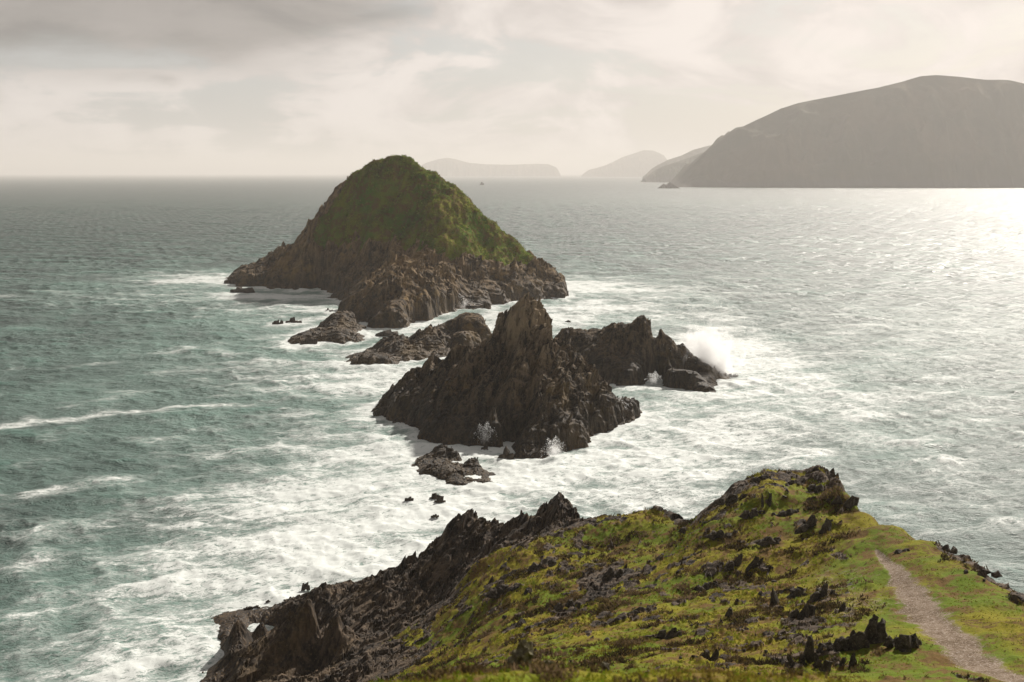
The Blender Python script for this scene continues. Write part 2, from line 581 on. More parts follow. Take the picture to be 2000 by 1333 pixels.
LURE, LROOT = height_field_island(
    'grassy_island', 'tall steep conical island with green turf top and brown cliff foot', 'island',
    front=[(440, 553), (470, 560), (530, 565), (580, 567), (632, 566), (640, 583), (684, 592), (690, 628), (715, 640), (760, 643), (800, 640), (835, 626), (868, 612), (905, 603),
           (955, 603), (990, 592), (1040, 587), (1100, 582)],
    sky=[(452, 547, 563), (485, 536, 560), (515, 514, 560), (560, 474, 556), (608, 427, 552), (650, 382, 548, .3), (690, 341, 544, .5), (722, 322, 540, .8), (745, 311, 539, 1.), (764, 304, 538, 1.2), (785, 309, 536, 1.2), (805, 319, 534, 1.3),
         (845, 339, 530, 1.3), (870, 355, 527, 1.3), (905, 385, 522, 1.3), (945, 420, 518, 1.3), (995, 464, 512, 1.3), (1035, 504, 507, 1.1), (1062, 524, 500), (1083, 541, 492), (1096, 564, 482)],
    inner=[(780, 350, 527, 1.0), (700, 400, 527, 1.0), (640, 440, 533, 0.9), (600, 490, 533, 0.45), (740, 420, 518, 1.1), (800, 400, 514, 1.1), (845, 400, 503, 1.2),
           (862, 430, 494, 1.2), (874, 455, 487, 1.1), (888, 480, 481, 1.0), (895, 515, 478, 0.3), (905, 545, 470, 0), (930, 480, 496, 1.1), (980, 490, 500, 1.1), (1020, 520, 492, .9), (990, 535, 484, 0.4),
           (1050, 545, 490, 0.1), (950, 550, 474, 0), (820, 460, 498, .9), (790, 500, 490, 0.25), (700, 480, 516, 0.4), (650, 510, 525, 0.1), (560, 520, 540, .15), (620, 545, 528, 0),
           (740, 535, 480, 0.1), (765, 553, 417, 0), (792, 544, 417, 0), (822, 552, 416, 0), (735, 572, 410, 0), (708, 590, 408, 0), (845, 580, 418, 0), (800, 590, 402, 0), (740, 605, 402, 0), (820, 525, 440, 0), (860, 555, 440, 0), (900, 570, 450, 0), (680, 560, 490, 0), (780, 515, 460, .1)],
    back=55, mat=M_isle, sp=0.4, cliff=6.0, amp=2.0, seed=3, gully=2.4, gl=16.0, scale=2.0, lean=0.25, shards=350, shard_size=(1.4, 4.0), gfun=lure_gf, split=True)

# central jagged stack
height_field_island(
    'jagged_sea_stack', 'jagged dark pyramid of upright slate slabs with a spiky summit in white water', 'sea stack',
    front=[(738, 806), (770, 822), (812, 838), (822, 853), (870, 866), (925, 872), (945, 860), (985, 868), (1003, 890), (1060, 895), (1072, 880), (1105, 876), (1150, 866), (1160, 846),
           (1190, 838), (1200, 815), (1240, 808)],
    sky=[(740, 797, 249), (765, 785, 248), (790, 752, 249), (812, 732, 250), (850, 713, 252), (885, 693, 252), (915, 682, 250), (945, 678, 248), (962, 676, 246), (972, 648, 245), (985, 622, 244),
         (1000, 598, 243), (1022, 590, 242), (1042, 604, 242), (1056, 622, 242), (1076, 648, 242), (1098, 665, 242), (1122, 690, 242), (1150, 720, 242), (1168, 750, 241), (1190, 772, 240),
         (1212, 784, 240), (1238, 797, 240)],
    inner=[(900, 720, 240, .25), (850, 750, 240), (930, 700, 243, .3), (980, 700, 238), (1000, 660, 239), (1020, 640, 239), (1050, 680, 236), (960, 760, 228), (900, 790, 226), (850, 800, 230), (800, 800, 238),
           (1020, 740, 228), (1080, 740, 229), (1120, 770, 228), (1050, 790, 219), (980, 820, 216), (1040, 840, 212), (1100, 820, 217), (1150, 800, 226), (1030, 870, 208), (900, 845, 217)],
    back=22, mat=M_stack, sp=0.22, cliff=3.0, amp=1.55, seed=11, scale=1.0, gully=1.7, gl=9.0, lean=0.4, shards=260, shard_size=(0.9, 3.4))

# right islet with the sea arch
height_field_island(
    'arched_sea_rock', 'long dark rocky islet with a small white sea arch, behind the jagged stack', 'sea rock',
    front=[(1120, 735), (1180, 750), (1215, 758), (1258, 748), (1270, 733), (1282, 733), (1296, 748), (1330, 758), (1382, 766), (1402, 750), (1422, 737)],
    sky=[(1096, 652, 300), (1130, 642, 300), (1160, 652, 299), (1182, 646, 297), (1205, 634, 296), (1230, 637, 294), (1262, 635, 293), (1290, 650, 292), (1315, 667, 291), (1340, 688, 291),
         (1372, 709, 291), (1400, 722, 291), (1421, 732, 292)],
    inner=[(1150, 690, 290), (1200, 680, 289), (1250, 680, 288), (1240, 715, 281), (1300, 700, 284), (1350, 725, 279), (1200, 730, 280), (1150, 715, 284), (1310, 735, 277), (1380, 740, 276)],
    back=20, mat=M_stack, sp=0.25, cliff=3.0, amp=0.45, seed=28, gully=0.9, gl=8.0, scale=1.1, lean=0.25, shards=110, shard_size=(0.7, 1.9))

height_field_island(
    'sea_rock', 'low humped dark rock at the left foot of the grassy island', 'sea rock',
    front=[(592, 672), (625, 668), (670, 670), (706, 664)],
    sky=[(596, 662, 374), (615, 645, 380), (640, 625, 386), (662, 608, 390), (675, 607, 390), (690, 630, 388), (706, 655, 382)],
    inner=[(640, 650, 376), (670, 640, 376), (690, 655, 374)],
    back=16, mat=M_isle, sp=0.3, cliff=3, amp=1.0, seed=31, scale=1.0, shards=40, shard_size=(0.8, 2.0))
height_field_island(
    'sea_rock', 'low broken reef of brown rock between the two big islands, nearest the left water', 'sea rock',
    front=[(688, 714), (720, 717), (760, 712), (800, 704), (850, 700), (880, 695)],
    sky=[(690, 705, 322), (715, 690, 326), (735, 678, 329), (755, 662, 332), (775, 655, 334), (800, 668, 334), (822, 645, 337), (845, 636, 338), (862, 655, 338), (880, 680, 334)],
    inner=[(740, 697, 321), (780, 685, 324), (830, 680, 327), (760, 700, 318)],
    back=14, mat=M_isle, sp=0.28, cliff=2.5, amp=1.3, seed=37, scale=1.0, shards=60, shard_size=(0.8, 2.2))
height_field_island(
    'sea_rock', 'flat-topped blocky grey rock wall just behind the low broken reef', 'sea rock',
    front=[(860, 676), (885, 686), (915, 686), (938, 680), (954, 670)],
    sky=[(853, 634, 355), (875, 628, 356), (892, 634, 355), (905, 620, 355), (928, 618, 354), (946, 630, 352), (953, 640, 350)],
    inner=[(880, 655, 349), (920, 650, 348), (942, 652, 347)],
    back=14, mat=M_isle, sp=0.28, cliff=7, amp=0.9, seed=41, scale=1.2, shards=20, shard_size=(0.8, 2.0))
height_field_island(
    'sea_rock', 'small ragged dark rock awash in foam below the jagged stack, its larger half', 'sea rock',
    front=[(828, 925), (850, 936), (880, 938), (905, 926)],
    sky=[(828, 898, 203), (845, 892, 204), (870, 892, 204), (890, 900, 203), (903, 915, 200)],
    inner=[(850, 915, 200), (880, 915, 200)],
    back=6, mat=M_stack, sp=0.15, cliff=1.6, amp=0.8, seed=43, scale=.6, shards=40, shard_size=(0.4, 1.1))
height_field_island(
    'sea_rock', 'small ragged dark rock awash in foam below the jagged stack, its lower right half', 'sea rock',
    front=[(868, 940), (900, 946), (930, 944), (948, 945)],
    sky=[(868, 930, 194), (890, 922, 195), (905, 918, 195), (918, 926, 194), (932, 918, 195), (946, 928, 194)],
    inner=[(900, 935, 192.5), (930, 935, 192.5)],
    back=5, mat=M_stack, sp=0.15, cliff=1.6, amp=0.7, seed=47, scale=.6, shards=30, shard_size=(0.4, 1.0))


def skerry(px0, px1, top, base, label, seed, name='skerry', tall=0.5, mat=None):
    """little rock: a cluster of angular blocks, one mesh"""
    rng = np.random.default_rng(seed)
    a, b = P(px0, base), P(px1, base)
    w = b[0] - a[0]
    c = P((px0 + px1) / 2, base)
    H = (base - top) / FOC * c[1] * 1.05
    n = 4
    t = (np.arange(n) + 0.5) / n
    prof = 0.45 + 0.55 * np.sin(np.pi * np.clip(t + rng.normal(0, .12, n), 0, 1))
    pp = np.stack([a[0] + w * t, c[1] + w * 0.12 + rng.normal(0, w * 0.08, n), np.full(n, -0.25 * H)], 1)
    Vs, Fs, o = [], [], 0
    for k in range(n):
        V, F = BLOCKS[rng.integers(10)]
        v = V * np.array([w * 0.62, w * 0.6, H * 1.55 * prof[k]])
        v[:, 0] += v[:, 2] * tall * 0.3
        r = rng.normal(0, .3)
        cc_, ss_ = math.cos(r), math.sin(r)
        v = np.stack([v[:, 0] * cc_ - v[:, 1] * ss_, v[:, 0] * ss_ + v[:, 1] * cc_, v[:, 2]], 1) + pp[k]
        Vs.append(v); Fs.append(F + o); o += len(v)
    ob = make_mesh(name, np.vstack(Vs), np.vstack(Fs), mat or M_skerry, (c[0], c[1] + w * 0.12, 0))
    tag(ob, label, 'sea rock')
    th = np.linspace(0, 2 * math.pi, 14)
    SHORE.append(np.stack([c[0] + w * .5 * np.cos(th), c[1] + w * .12 + w * .35 * np.sin(th)], 1))
    return ob


skerry(450, 492, 558, 573, 'low dark reef rock off the left tip of the grassy island', 1)
skerry(531, 541, 624, 635, 'smallest and leftmost of three rocks left of the grassy island', 2)
skerry(541, 552, 620, 635, 'thin upright middle one of three rocks left of the grassy island', 3)
skerry(559, 586, 615, 631, 'widest and rightmost of three rocks left of the grassy island', 4)
skerry(634, 643, 600, 608, 'left one of two tiny rocks in the bay of the grassy island', 5)
skerry(643, 651, 603, 610, 'right one of two tiny rocks in the bay of the grassy island', 6)
skerry(588, 616, 656, 674, 'brown lump of rock at the left end of the low humped rock', 7)
skerry(724, 772, 640, 658, 'low rock apron awash at the foot of the grassy island', 8)
skerry(1062, 1078, 570, 585, 'small brown rock at the right foot of the grassy island', 9)
skerry(1080, 1101, 560, 583, 'squat dark rock at the rightmost tip of the grassy island', 10)
skerry(1104, 1116, 624, 630, 'lone tiny rock in open water right of the stack summit', 12)
skerry(1424, 1441, 728, 736, 'tiny rock off the right end of the arched rock', 13)
skerry(790, 806, 966, 981, 'left one of the small rocks in the foam below the ragged rock', 14)
skerry(838, 856, 957, 976, 'middle leaning one of the small rocks in the foam below the ragged rock', 15)
skerry(848, 868, 961, 982, 'right one of the small rocks in the foam below the ragged rock', 16)
skerry(842, 856, 1001, 1010, 'rounded grey rock in foam just above the headland crest', 17)
skerry(728, 752, 787, 812, 'small jagged rock off the left foot of the jagged stack', 18)
skerry(1160, 1194, 815, 840, 'rounded brown rock at the right foot of the jagged stack', 19)
skerry(1226, 1245, 794, 812, 'small upright rock off the right foot of the jagged stack', 20)
skerry(940, 955, 868, 880, 'little brown rock in the surf before the jagged stack', 21)
skerry(965, 1000, 866, 897, 'ochre weed covered rock in the surf before the jagged stack', 22)
skerry(662, 674, 712, 718, 'tiny pink grey rock left of the low broken reef', 24)
skerry(825, 850, 708, 722, 'small rocks in the channel left of the jagged stack', 25)

# ------------------------------------------------------------------ far islands
M_far, ft = new_mat('far moorland')
ftc = ft.node('ShaderNodeTexCoord').outputs['Object']
fb = ft.noise(ftc, 0.004, 6, 0.6)
fz = ft.node('ShaderNodeSeparateXYZ', {0: ft.node('ShaderNodeNewGeometry').outputs['Position']}).outputs[2]
fc = ft.mix(ft.step(fb, 0.4, 0.62), (0.045, 0.042, 0.016), (0.085, 0.058, 0.026))
fc = ft.mix(ft.step(ft.math('ADD', fz, ft.math('MULTIPLY', fb, 60.0)), 75, 45), fc, (0.055, 0.045, 0.038))
fbs = ft.node('ShaderNodeBsdfPrincipled', {'Base Color': fc, 'Roughness': 1.0, 'Specular IOR Level': 0.1})
ft.node('ShaderNodeOutputMaterial', {'Surface': fbs.outputs[0]})


def far_island(name, label, skyl, Yc, depth, seed, front_shift=0.0, base=None, sp=None, slope=0.5):
    """skyl: outline pixels from left to right; the crest runs Yc metres out, the land is depth metres thick"""
    S = [D(px, py, Yc + (q[0] if q else 0)) for px, py, *q in skyl]
    xs = np.array([p[0] for p in S])
    zs = np.array([max(p[2], 0) for p in S])
    x0, x1 = xs[0], xs[-1]
    n = 340
    gx = np.linspace(x0, x1, n)
    top = np.interp(gx, xs, zs)
    m = 150
    tv = np.linspace(-1, 1, m)
    X, T = np.meshgrid(gx, tv)
    Hh = np.interp(gx, xs, zs)[None, :]
    dloc = depth * (0.35 + 0.65 * Hh / zs.max())
    prof = np.where(T < 0, (1 - np.abs(T)) ** 0.95, (1 - T) ** 0.7)
    prof = prof * (1 + .0 * T)
    Yv = Yc + T * dloc * np.where(T < 0, 0.62, 1.0)
    if front_shift:
        Yv = Yv + np.where(T < 0, -T * front_shift * (X - x0) / (x1 - x0) * -1, 0)
    amp = depth * 0.075
    det = amp * (ridged(X / (depth * .28), Yv / (depth * .35), 5, seed) - .4) * (1 - prof ** 3) * np.minimum(1, prof * 3) * np.minimum(1, Hh / zs.max() * 2)
    Yv = Yv + (1 - prof) * depth * 0.10 * fbm(X / (depth * .22), Yv * 0 + 3.0, 5, seed + 7)
    Z = Hh * prof + det - 2
    V = np.stack([X, Yv, Z], -1).reshape(-1, 3)
    F = grid_faces(n, m)
    ob = make_mesh(name, V, F, M_far, ((x0 + x1) / 2, Yc, 0), smooth=True)
    tag(ob, label, 'island')
    return ob


far_island('mountain_island', 'great dark hazy mountain island filling the right side behind the water',
           [(1308, 364), (1325, 350), (1352, 318), (1380, 293), (1405, 272), (1424, 258), (1438, 248), (1452, 246), (1480, 232), (1525, 211), (1560, 200), (1600, 192), (1660, 180), (1715, 170), (1760, 159),
            (1800, 147), (1830, 145), (1870, 148), (1925, 154), (1970, 155), (2010, 164), (2080, 172), (2160, 190), (2260, 215), (2400, 260), (2500, 330), (2560, 368)], 4500, 900, 51, front_shift=-420)
far_island('rocky_point', 'low rocks at the left foot of the great mountain island',
           [(1286, 366), (1296, 358), (1303, 361), (1308, 354), (1316, 360), (1330, 368)], 3950, 60, 52)
far_island('hazy_headland', 'nearer pale headland peeping out left of the mountain island',
           [(1258, 349), (1270, 340), (1290, 328), (1310, 320), (1345, 308), (1375, 296), (1420, 285), (1500, 300), (1560, 345)], 6600, 500, 53)
far_island('hazy_headland', 'farther paler headland peeping out left of the mountain island',
           [(1262, 341), (1280, 325), (1305, 312), (1330, 304), (1355, 292), (1385, 284), (1450, 280), (1560, 335)], 8600, 600, 54)
far_island('distant_island', 'faint humped island on the horizon with a notched top',
           [(1138, 342), (1150, 332), (1175, 326), (1195, 318), (1215, 307), (1240, 299), (1258, 293), (1275, 294), (1288, 299), (1297, 304), (1304, 313), (1320, 326), (1345, 340)], 16000, 1000, 55)
far_island('distant_island', 'faint low long island on the horizon behind the grassy island',
           [(800, 336), (832, 318), (855, 311), (873, 308), (890, 311), (915, 318), (950, 321), (1000, 322), (1050, 320), (1072, 321), (1086, 327), (1092, 336), (1094, 341)], 17500, 900, 56)
skerry(936, 944, 353, 362, 'tiny dark buoy-like rock far out right of the grassy island', 60)

# ------------------------------------------------------------------ headland
HC = []      # x, y, z, grass


def hp(px, py, Y, g, dz=0.0):
    p = D(px, py, Y)
    HC.append((p[0], p[1], p[2] + dz, g))
    return p


def hz(px, py, z, g):
    p = P(px, py, z)
    HC.append((p[0], p[1], z, g))
    return p


# coastal rock rib, skyline from the far left tip to the crest
rib = [(432, 1222, 122), (460, 1202, 126), (500, 1204, 127), (540, 1190, 127), (590, 1165, 128), (630, 1135, 130), (665, 1145, 129), (700, 1130, 129), (735, 1105, 130), (770, 1110, 130), (800, 1085, 131), (850, 1055, 133),
       (872, 1022, 134), (905, 1004, 134), (940, 1012, 132), (965, 1020, 131), (1010, 1012, 129), (1045, 990, 128), (1080, 970, 127), (1110, 980, 126), (1145, 1003, 122)]
for q in rib:
    p = hp(*q, 0.0, -1.2)
    HC.append((p[0] - 5, p[1] + 6 + 0.35 * p[2], -1.0, 0))
    HC.append((p[0] - 9, p[1] + 14 + 0.35 * p[2], -6.0, 0))
# saddle skyline and knoll skyline
for q, g in [((1180, 1012, 118), .5), ((1230, 1008, 116), .5), ((1280, 998, 114), .3), ((1320, 1008, 112), .3), ((1370, 1005, 108), .3), ((1392, 990, 106), .3), ((1415, 970, 106), .2), ((1440, 950, 107), .35), ((1480, 928, 107), .5),
             ((1500, 922, 107), .6), ((1540, 926, 106), .65), ((1580, 928, 105), .6), ((1620, 945, 102), .5), ((1650, 962, 99), .45), ((1675, 990, 92.5), .6), ((1700, 1005, 87), .9), ((1760, 1030, 80), .9), ((1830, 1062, 73), .4),
             ((1900, 1105, 66), .35), ((1950, 1135, 61), .3), ((2000, 1172, 56), .3), ((2060, 1220, 50), .5), ((2160, 1290, 44), .5)]:
    p = hp(*q, g)
    HC.append((p[0] + max(0, (q[0] - 1500)) * .012, p[1] + 7, p[2] - 8, 0))
    HC.append((p[0] + max(0, (q[0] - 1500)) * .02, p[1] + 14, max(-2, p[2] - 22), 0))
    HC.append((p[0] + max(0, (q[0] - 1500)) * .03, p[1] + 27, -7, 0))
# dark gully slope under the rib
for q in [(800, 1180, 121), (740, 1180, 122), (680, 1200, 121), (860, 1130, 123), (900, 1080, 125), (960, 1060, 124), (1040, 1040, 120), (1100, 1030, 118), (850, 1180, 117), (770, 1230, 113.5), (720, 1250, 112)]:
    hp(*q, 0.0)
for q in [(535, 1250), (565, 1258), (515, 1256), (495, 1270), (545, 1272), (580, 1275), (520, 1285), (555, 1288)]:
    hz(*q, -1.6, 0)
for q in [(470, 1240, 2.6), (445, 1245, 1.4), (520, 1238, 1.4), (465, 1215, 4), (560, 1238, 2.6), (600, 1245, 3.2), (630, 1265, 2.6), (640, 1290, 3.0), (580, 1215, 5.0), (500, 1230, 1.8), (610, 1190, 7.5), (650, 1215, 7.0), (480, 1285, 3.0), (450, 1300, 1.2), (520, 1300, 2.8), (560, 1310, 2.5), (610, 1300, 2.0), (440, 1325, .9), (460, 1265, 2.4), (470, 1320, 2.2), (520, 1330, 3.0), (620, 1330, 5.5), (590, 1330, 4), (540, 1312, 2.8)]:
    hz(*q, 0)
for q in [(415, 1240), (400, 1280), (395, 1310), (370, 1340), (340, 1380), (420, 1262), (428, 1292)]:
    hz(*q, -0.8, 0)
    p = P(*q, 0)
    HC.append((p[0] - 8, p[1], -6, 0))
# grass slope
for q, g in [((700, 1265, 109), .1), ((660, 1305, 103), 0), ((760, 1270, 104), .2), ((820, 1240, 105), .5), ((760, 1320, 92), .3), ((700, 1330, 96), .05), ((880, 1190, 107), .45), ((860, 1300, 84), .75), ((900, 1240, 97), .7), ((930, 1180, 102), .7),
             ((960, 1110, 112), .6), ((1000, 1085, 111), .8), ((940, 1095, 115), .5), ((1050, 1100, 104), .85), ((1000, 1150, 98), .4), ((1060, 1180, 90), .9), ((1000, 1220, 86), .5), ((1100, 1130, 97), .8), ((1150, 1070, 107), .7),
             ((1220, 1045, 108), .95), ((1280, 1045, 106), .95), ((1170, 1110, 97), .2), ((1190, 1140, 91), .15), ((1220, 1110, 96), .5), ((1130, 1190, 85), .4), ((1120, 1230, 75), .8), ((1080, 1260, 68), .95), ((970, 1280, 76), .85),
             ((1200, 1180, 81), 1.), ((1260, 1160, 83), 1.), ((1250, 1230, 68), 1.), ((1200, 1285, 56), 1.), ((1310, 1065, 101), .8), ((1310, 1110, 89), .9), ((1380, 1080, 89), .8), ((1345, 1045, 97), .45), ((1330, 1022, 108), .2), ((1360, 1150, 80), .8), ((1350, 1230, 64), .85), ((1320, 1300, 50), .9),
             ((1430, 1000, 97), .5), ((1400, 1010, 98), .3), ((1390, 1040, 93), .7), ((1450, 1040, 91), .8), ((1440, 1090, 84), .6), ((1470, 1140, 78), .7), ((1460, 1200, 66), .7), ((1450, 1270, 53), .7), ((1500, 960, 97), .7), ((1560, 975, 96), .6), ((1520, 1010, 93), .6), ((1600, 1000, 92), .55),
             ((1640, 1000, 91), .6), ((1590, 1050, 86), .8), ((1550, 1100, 80), .85), ((1560, 1170, 68), .75), ((1540, 1240, 56), .75), ((1530, 1305, 47), .8), ((1660, 1040, 84), .95), ((1640, 1100, 75), .9), ((1650, 1160, 65), .7),
             ((1640, 1220, 56), .6), ((1630, 1290, 47), .6), ((1720, 1080, 74), 1.), ((1740, 1140, 64), .9), ((1730, 1200, 56), .8), ((1740, 1270, 47), .6), ((1780, 1090, 70), 1.), ((1820, 1150, 60), 1.), ((1840, 1220, 52), 1.), ((1850, 1290, 45), .8),
             ((1900, 1160, 58), 1.), ((1930, 1230, 50), 1.), ((1960, 1290, 44), .9), ((1980, 1210, 52), .9), ((1760, 1320, 42), .6), ((1900, 1330, 40), .7)]:
    hp(*q, g)
# near rise just below the picture, then the ground the camera stands on
for q in [(700, 1350, 14), (850, 1330, 15), (900, 1322, 16), (1000, 1313, 17), (1080, 1315, 17), (1200, 1320, 17), (1350, 1322, 16.5), (1500, 1323, 16), (1580, 1330, 15.5), (1700, 1350, 15), (1900, 1380, 15), (500, 1420, 14)]:
    hp(*q, 1.0)
for q in [(850, 1340, 22), (1000, 1345, 22), (1200, 1345, 22), (1400, 1345, 22), (1600, 1345, 24), (1800, 1345, 27), (2000, 1345, 30), (700, 1350, 60), (900, 1340, 50), (1100, 1338, 40), (1400, 1345, 36)]:
    hp(*q, .9, -0.8)
for x, y, z in [(0, 0, 58.2), (-6, 0, 57.6), (8, 0, 58.4), (0, 4, 56.7), (-5, 8, 54.2), (0, 8, 54.6), (5, 8, 54.5), (12, 10, 52.6), (-12, 8, 50), (-20, 20, 38), (-25, 40, 22), (-32, 60, 10), (-45, 80, 2), (-60, 90, -6), (25, 20, 44), (45, 30, 25), (60, 45, -3),
                (70, 80, -8), (0, -10, 60), (-30, 0, 45), (40, 0, 50), (-50, 30, 8), (-70, 60, -6), (-80, 130, -8), (60, 120, -8)]:
    HC.append((x, y, z, .7))
for px_, Y_, z_, g_ in [(1500, 101, 27.6, .6), (1540, 100, 27.6, .7), (1570, 98, 27.6, .55), (1600, 97, 27.7, .6), (1625, 97, 27.8, .5), (1590, 101, 27.6, .5), (1550, 103, 27.5, .6), (1520, 95, 27.2, .8), (1570, 93, 27.4, .8), (1645, 95, 28.0, .5)]:
    HC.append(((px_ - 1000) / FOC * Y_ / CP * 1.04, Y_, z_, g_))
HC = np.array(HC)
HC[:, 3] += 0.14 * (HC[:, 3] > 0.08) * (HC[:, 3] < 0.65)
HR = RBF(HC[:, :2], HC[:, 2:4], 0.0)
PATH = [P(1940, 1300, 38.5), P(1900, 1262, 39), P(1860, 1225, 38.5), P(1815, 1185, 38), P(1780, 1145, 37), P(1760, 1120, 36.5), P(1735, 1095, 36), P(1712, 1075, 35)]
PATH = [D(2010, 1335, 40), D(1925, 1290, 43), D(1880, 1255, 47), D(1835, 1222, 51), D(1800, 1185, 56), D(1775, 1150, 61), D(1755, 1120, 66), D(1730, 1090, 71), D(1712, 1070, 75)]
PW = [.60, .60, .62, .66, .70, .58, .38, .25, .12]


def seg_dist(X, Y, pts, widths):
    """distance to a polyline divided by its local width"""
    best = np.full(X.shape, 1e9)
    for (a, b, wa, wb) in zip(pts[:-1], pts[1:], widths[:-1], widths[1:]):
        ax, ay, bx, by = a[0], a[1], b[0], b[1]
        L2 = (bx - ax) ** 2 + (by - ay) ** 2
        t = np.clip(((X - ax) * (bx - ax) + (Y - ay) * (by - ay)) / L2, 0, 1)
        d = np.hypot(X - ax - t * (bx - ax), Y - ay - t * (by - ay)) / (wa + (wb - wa) * t)
        best = np.minimum(best, d)
    return best


HANG = math.radians(-32)


def headland_height(X, Y):
    h0, g = HR(X, Y)
    far = sst(Y, 15, 60)
    g = g + 0.30 * fbm(X / 3.4, Y / 4.6, 5, 201) - 0.05
    # clumps of rock and rough tussock breaking through the turf
    cl = fbm(X / 1.7, Y / 2.2, 4, 207) + 0.7 * fbm(X / 12, Y / 12, 2, 209)
    pd = seg_dist(X, Y, PATH, PW) + 0.55 * fbm(X / 1.8, Y / 1.8, 4, 233)
    path = sst(-pd, -2.9, -0.3)
    earth = np.exp(-(((X - 21.5) / 3.6) ** 2 + ((Y - 61) / 6.5) ** 2)) + .8 * np.exp(-(((X - 24.5) / 3.0) ** 2 + ((Y - 71) / 6.0) ** 2))
    path = np.maximum(path, np.minimum(.45, .5 * earth * (1 + .6 * fbm(X / 1.5, Y / 1.5, 3, 235))))
    rightg = sst(X - 0.33 * Y, 0, 4)           # smooth lawn right of the path
    cm = sst(cl, 0.42, 0.62) * (1 - sst(pd, 2.2, .8)) * (1 - .8 * rightg) * far
    gm = sst(g, 0.34, 0.60) * (1 - 0.9 * cm)
    gm = np.maximum(gm, path)
    rock = rock_detail(X, Y, HANG, 0.56, 77, 0.55)
    small = fins(X * .85 + Y * .5, Y * .85 - X * .5, 0.45, 1.1, 99) + fins(X * .8 + Y * .6, Y * .8 - X * .6, 0.9, 1.7, 98)
    rock = rock * (0.62 + 0.38 * sst(h0, 2.0, 9.0))
    steep = sst(-g, -0.30, 0.10)
    m = sst(h0, -0.8, 1.5)
    turf = 0.10 * fbm(X / 1.3, Y / 1.9, 4, 213) + 0.28 * fbm(X / 6, Y / 6, 3, 217) * far
    tuss = np.maximum(0, fbm(X / 0.55, Y / 0.8, 3, 221)) * 0.35 * sst(fbm(X / 4, Y / 4, 3, 225), -0.1, 0.5) * (1 - rightg) * (0.25 + .75 * far)
    h = h0 + m * ((1 - gm) * (1 - .9 * cm) * (0.45 + 0.75 * steep) * rock + gm * (turf + tuss) * (1 - .8 * path)) + cm * gm * 0 - 0.12 * path
    h = h + cm * (0.16 + 0.20 * small) * (1 - path)
    return h, h0, gm, path, rock * (1 - gm) * (1 - cm) * m * (0.45 + .75 * steep)


nyh, nxh = 1150, 1150
yy = 1.5 * (152 / 1.5) ** np.linspace(0, 1, 400)
# spacing that grows with distance, about one picture pixel
ys = [-6.0]
while ys[-1] < 165:
    ys.append(ys[-1] + max(0.10, min(0.24, 0.0020 * abs(ys[-1]) + 0.04)))
ys = np.array(ys)
sx = np.linspace(0, 1, 1050)
Yh, Sx = np.meshgrid(ys, sx, indexing='ij')
Xh = (-0.40 * np.abs(Yh) - 7) + Sx * ((0.40 + 0.72) * np.abs(Yh) + 7 + 14)
hh, h0h, gmh, pth, rdh = headland_height(Xh, Yh)
lc, ls = math.cos(HANG), math.sin(HANG)
XX = Xh + 0.15 * rdh * lc
YY = Yh + 0.15 * rdh * ls
V = np.stack([XX, YY, hh], -1).reshape(-1, 3)
F = grid_faces(len(sx), len(ys))
keep = (V[F, 2].max(1) > -1.5)
F = F[keep]
pf = pth.ravel()[F].mean(1) > 0.5
att = {'grass': gmh, 'path': pth}
V2, F2, at = compact(V, F[~pf], att)
rs = np.random.default_rng(90)
w = ((at['grass'] < 0.25) & (V2[:, 2] > 1.5) & (V2[:, 1] > 85)).astype(float)
si = rs.choice(len(V2), 80, p=w / w.sum())
ssz = 0.45 + 1.3 * rs.random(80) ** 2.5
pp = V2[si].copy()
pp[:, 2] -= 0.3 * ssz
HSV, HSF = place_shards(BLADES, pp, ssz, HANG + math.pi / 2 + rs.normal(0, .3, 80), rs.normal(.1, .25, 80), rs.normal(-.2, .25, 80), rs)
head = make_mesh('headland', np.vstack([V2, HSV]), [F2, HSF + len(V2)], M_head, (20, 70, 0), {k: np.concatenate([a, np.zeros(len(HSV))]) for k, a in at.items()},
                 np.concatenate([at['grass'][F2].mean(1) > 0.6, np.zeros(len(HSF), bool)]))
tag(head, kind='structure')
V3, F3, at3 = compact(V, F[pf], att)
pth_o = make_mesh('path', V3, F3, M_head, (20, 70, 0), at3, True)
tag(pth_o, kind='structure')
nearw = (np.abs(h0h) < 0.4)
sxx, syy = Xh[nearw], Yh[nearw]
SHORE.append(np.stack([sxx[::15], syy[::15]], 1))


def on_ground(px, py, iters=40):
    """where the sight line of a photo pixel meets the headland"""
    x, y, d = ray(px, py)
    ts = np.linspace(12, 175, 1600)
    X, Y, Z = x * ts, y * ts, CAM_H + d * ts
    h = headland_height(X[None, :], Y[None, :])[1][0]
    k = np.argmax(Z < h)
    return np.array([X[k], Y[k], Z[k]])


def ground_z(x, y):
    return headland_height(np.atleast_2d(x).astype(float), np.atleast_2d(y).astype(float))[0][0]


